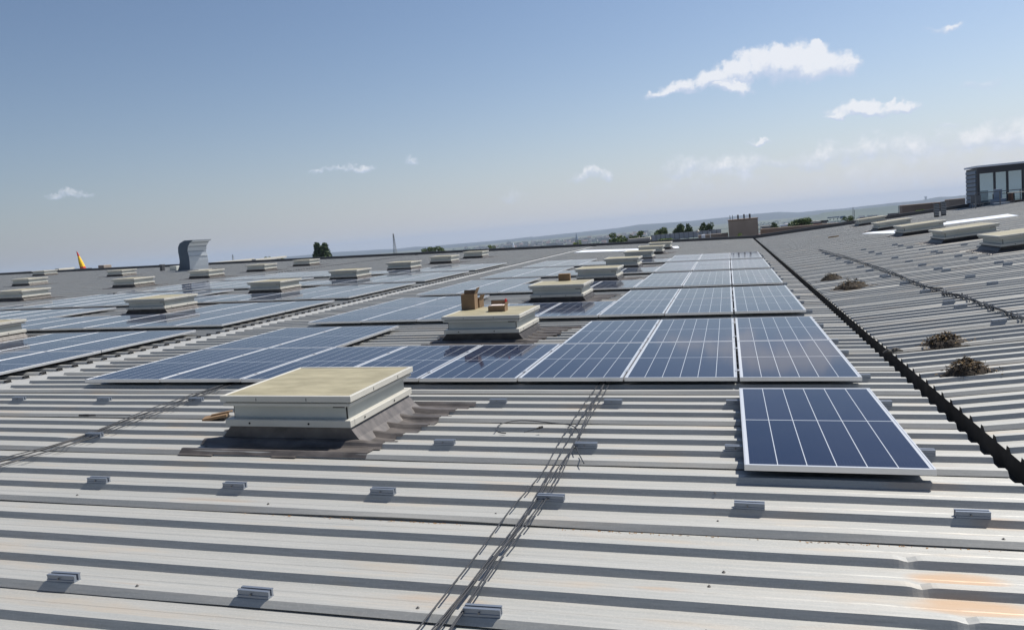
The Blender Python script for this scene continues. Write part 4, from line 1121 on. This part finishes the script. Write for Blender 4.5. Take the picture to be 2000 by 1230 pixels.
scatter(45, 880, 1000, 2600, 4400, .9, (4, 1, 4, 1))
scatter(50, 1480, 1760, 1700, 3300, .9, (4, 2, 3, 2))
# town greenery as clumps
mb = MB(); rr = random.Random(44)
for i in range(420):
    u = rr.uniform(880, 1270) if i < 300 else rr.uniform(1480, 1770); D = rr.uniform(2200, 4600); d = ray(u, 460); k = D / math.hypot(d.x, d.y); x, y = d.x * k, d.y * k; z = gz(x, y)
    for q in range(14):
        p = Vector((x + rr.gauss(0, 9), y + rr.gauss(0, 9), z + rr.uniform(1, 8))); a = Vector((rr.gauss(0, 1), rr.gauss(0, 1), rr.gauss(0, 1))).normalized() * 4; b = a.cross(Vector((rr.gauss(0, 1), rr.gauss(0, 1), 1))).normalized() * 3
        mb.poly([p - a, p - b, p + a, p + b])
o = mb.build('woods', M_leafd); tag(o, 'scattered dark trees between the houses of the distant town', 'woods', kind='stuff')
# church
d = ray(1126.5, 470); D = 2500; x, y = d.x * D / d.y, D; zg = gz(x, y); zt_ = at(1126.5, 454.5, D).z
o = empty('church', (x, y, zg)); H = zt_ - zg
mb = MB(); mb.box(-5, 5, -5, 5, 0, H * .55); mb.build('tower', M_groof, o)
mb = MB(); n0 = 8
for j in range(8): t = 2 * math.pi * j / 8; mb.v.append((5.2 * math.cos(t), 5.2 * math.sin(t), H * .55))
mb.v.append((0, 0, H))
for j in range(8): mb.f.append((j, (j + 1) % 8, 8)); mb.m.append(0)
mb.build('spire', M_clad, o)
mb = MB(); mb.box(5, 34, -7, 7, 0, 11); mb.mi = 1; mb.poly([(5, -8, 11), (35, -8, 11), (35, 0, 19), (5, 0, 19)]); mb.poly([(35, 8, 11), (5, 8, 11), (5, 0, 19), (35, 0, 19)]); mb.build('nave', [M_whouse, M_groof], o)
tag(o, 'church with a slim dark pointed spire in the distant town', 'church')
d = ray(1002, 475); D = 2700; x, y = d.x * D / d.y, D; o = empty('white_spire_church', (x, y, gz(x, y))); mb = MB(); mb.box(-3, 3, -3, 3, 0, 22); mb.build('tower', M_plate, o)
mb = MB(); mb.v += [(-3, -3, 22), (3, -3, 22), (3, 3, 22), (-3, 3, 22), (0, 0, 36)]; mb.f += [(0, 1, 4), (1, 2, 4), (2, 3, 4), (3, 0, 4)]; mb.m += [0] * 4; mb.build('spire', M_plate, o)
tag(o, 'small white church tower in the left part of the distant town', 'church')
# mid-distance buildings on the right, just over the wall
def mid(u0, u1, vt, vb, Y, m, label, name='shed', roofm=None):
    a = at(u0, vb, Y); b = at(u1, vb, Y); t = at((u0 + u1) / 2, vt, Y).z; zg = -12; o = empty(name, (a.x, Y, zg)); w_ = b.x - a.x
    mb = MB(); mb.bbox(0, w_, 0, w_ * .5, 0, t - zg, .1); mb.build('wall', m, o)
    mb = MB(); mb.box(-.2, w_ + .2, -.2, w_ * .5 + .2, t - zg + .01, t - zg + .35); mb.build('roof', roofm or M_groof, o)
    mb = MB()
    k = max(2, int(w_ / 3))
    for i in range(k): x_ = (i + .5) * w_ / k; mb.box(x_ - .5, x_ + .5, -.06, -.01, t - zg - 2.2, t - zg - 1.0)
    mb.build('window', M_wgrey, o); tag(o, label, 'building')
mid(1563, 1606, 436.5, 446, 150, M_maroon, 'long maroon shed with a pale roof beyond the low brown wall', roofm=M_whouse)
mid(1606, 1616, 434, 444, 150, M_whouse, 'small pale shed end right of the maroon shed')
mid(1618, 1640, 425.5, 440, 900, M_blue, 'pale blue office block in the distance right of the maroon shed', 'office_block')
mid(1642, 1652, 427, 438, 900, M_blue, 'small pale blue block beside the office block', 'office_block')
mid(1526, 1553, 441, 448, 170, M_whouse, 'low white-roofed shed behind the low brown wall', roofm=M_plate)
mid(1488, 1512, 444, 452, 170, M_ghouse, 'low grey shed right of the plant room', roofm=M_whouse)
mid(1685, 1712, 427, 436, 160, M_stone2, 'brown low building behind the right skylights')
mid(1712, 1732, 425, 432, 170, M_whouse, 'pale low building behind the right skylights', roofm=M_rroof)
mid(1740, 1765, 421, 428, 120, M_ghouse, 'grey low building left of the long terrace wall')
mid(1230, 1268, 470, 476, 110, M_ghouse, 'low grey building in front of the tree line', roofm=M_whouse)
# thin masts on the right
for i, (u, vb, vt) in enumerate([(1666, 436, 405), (1755, 425, 402), (1668.5, 436, 410)]):
    a, t = at(u, vb, 70), at(u, vt, 70); mb = MB(); mb.tube([a, t], .02, 5); o = mb.build('thin_mast', M_rail); tag(o, ['thin mast beside the loose green tree', 'thin mast left of the long terrace wall', 'shorter thin mast beside the loose green tree'][i], 'mast')

# ------------------------------------------------------------------ haze
mb = MB(); mb.box(-11500, 11500, -11500, 11500, -120, 90)
m = bpy.data.materials.new('haze'); m.use_nodes = True; t = m.node_tree; t.nodes.clear()
o_ = N(t, 'ShaderNodeOutputMaterial'); pv = N(t, 'ShaderNodeVolumePrincipled')
pv.inputs['Color'].default_value = (.56, .67, .86, 1); pv.inputs['Density'].default_value = 1.05e-4; pv.inputs['Anisotropy'].default_value = .1
t.links.new(pv.outputs[0], o_.inputs['Volume'])
o = mb.build('haze', m); tag(o, kind='stuff')
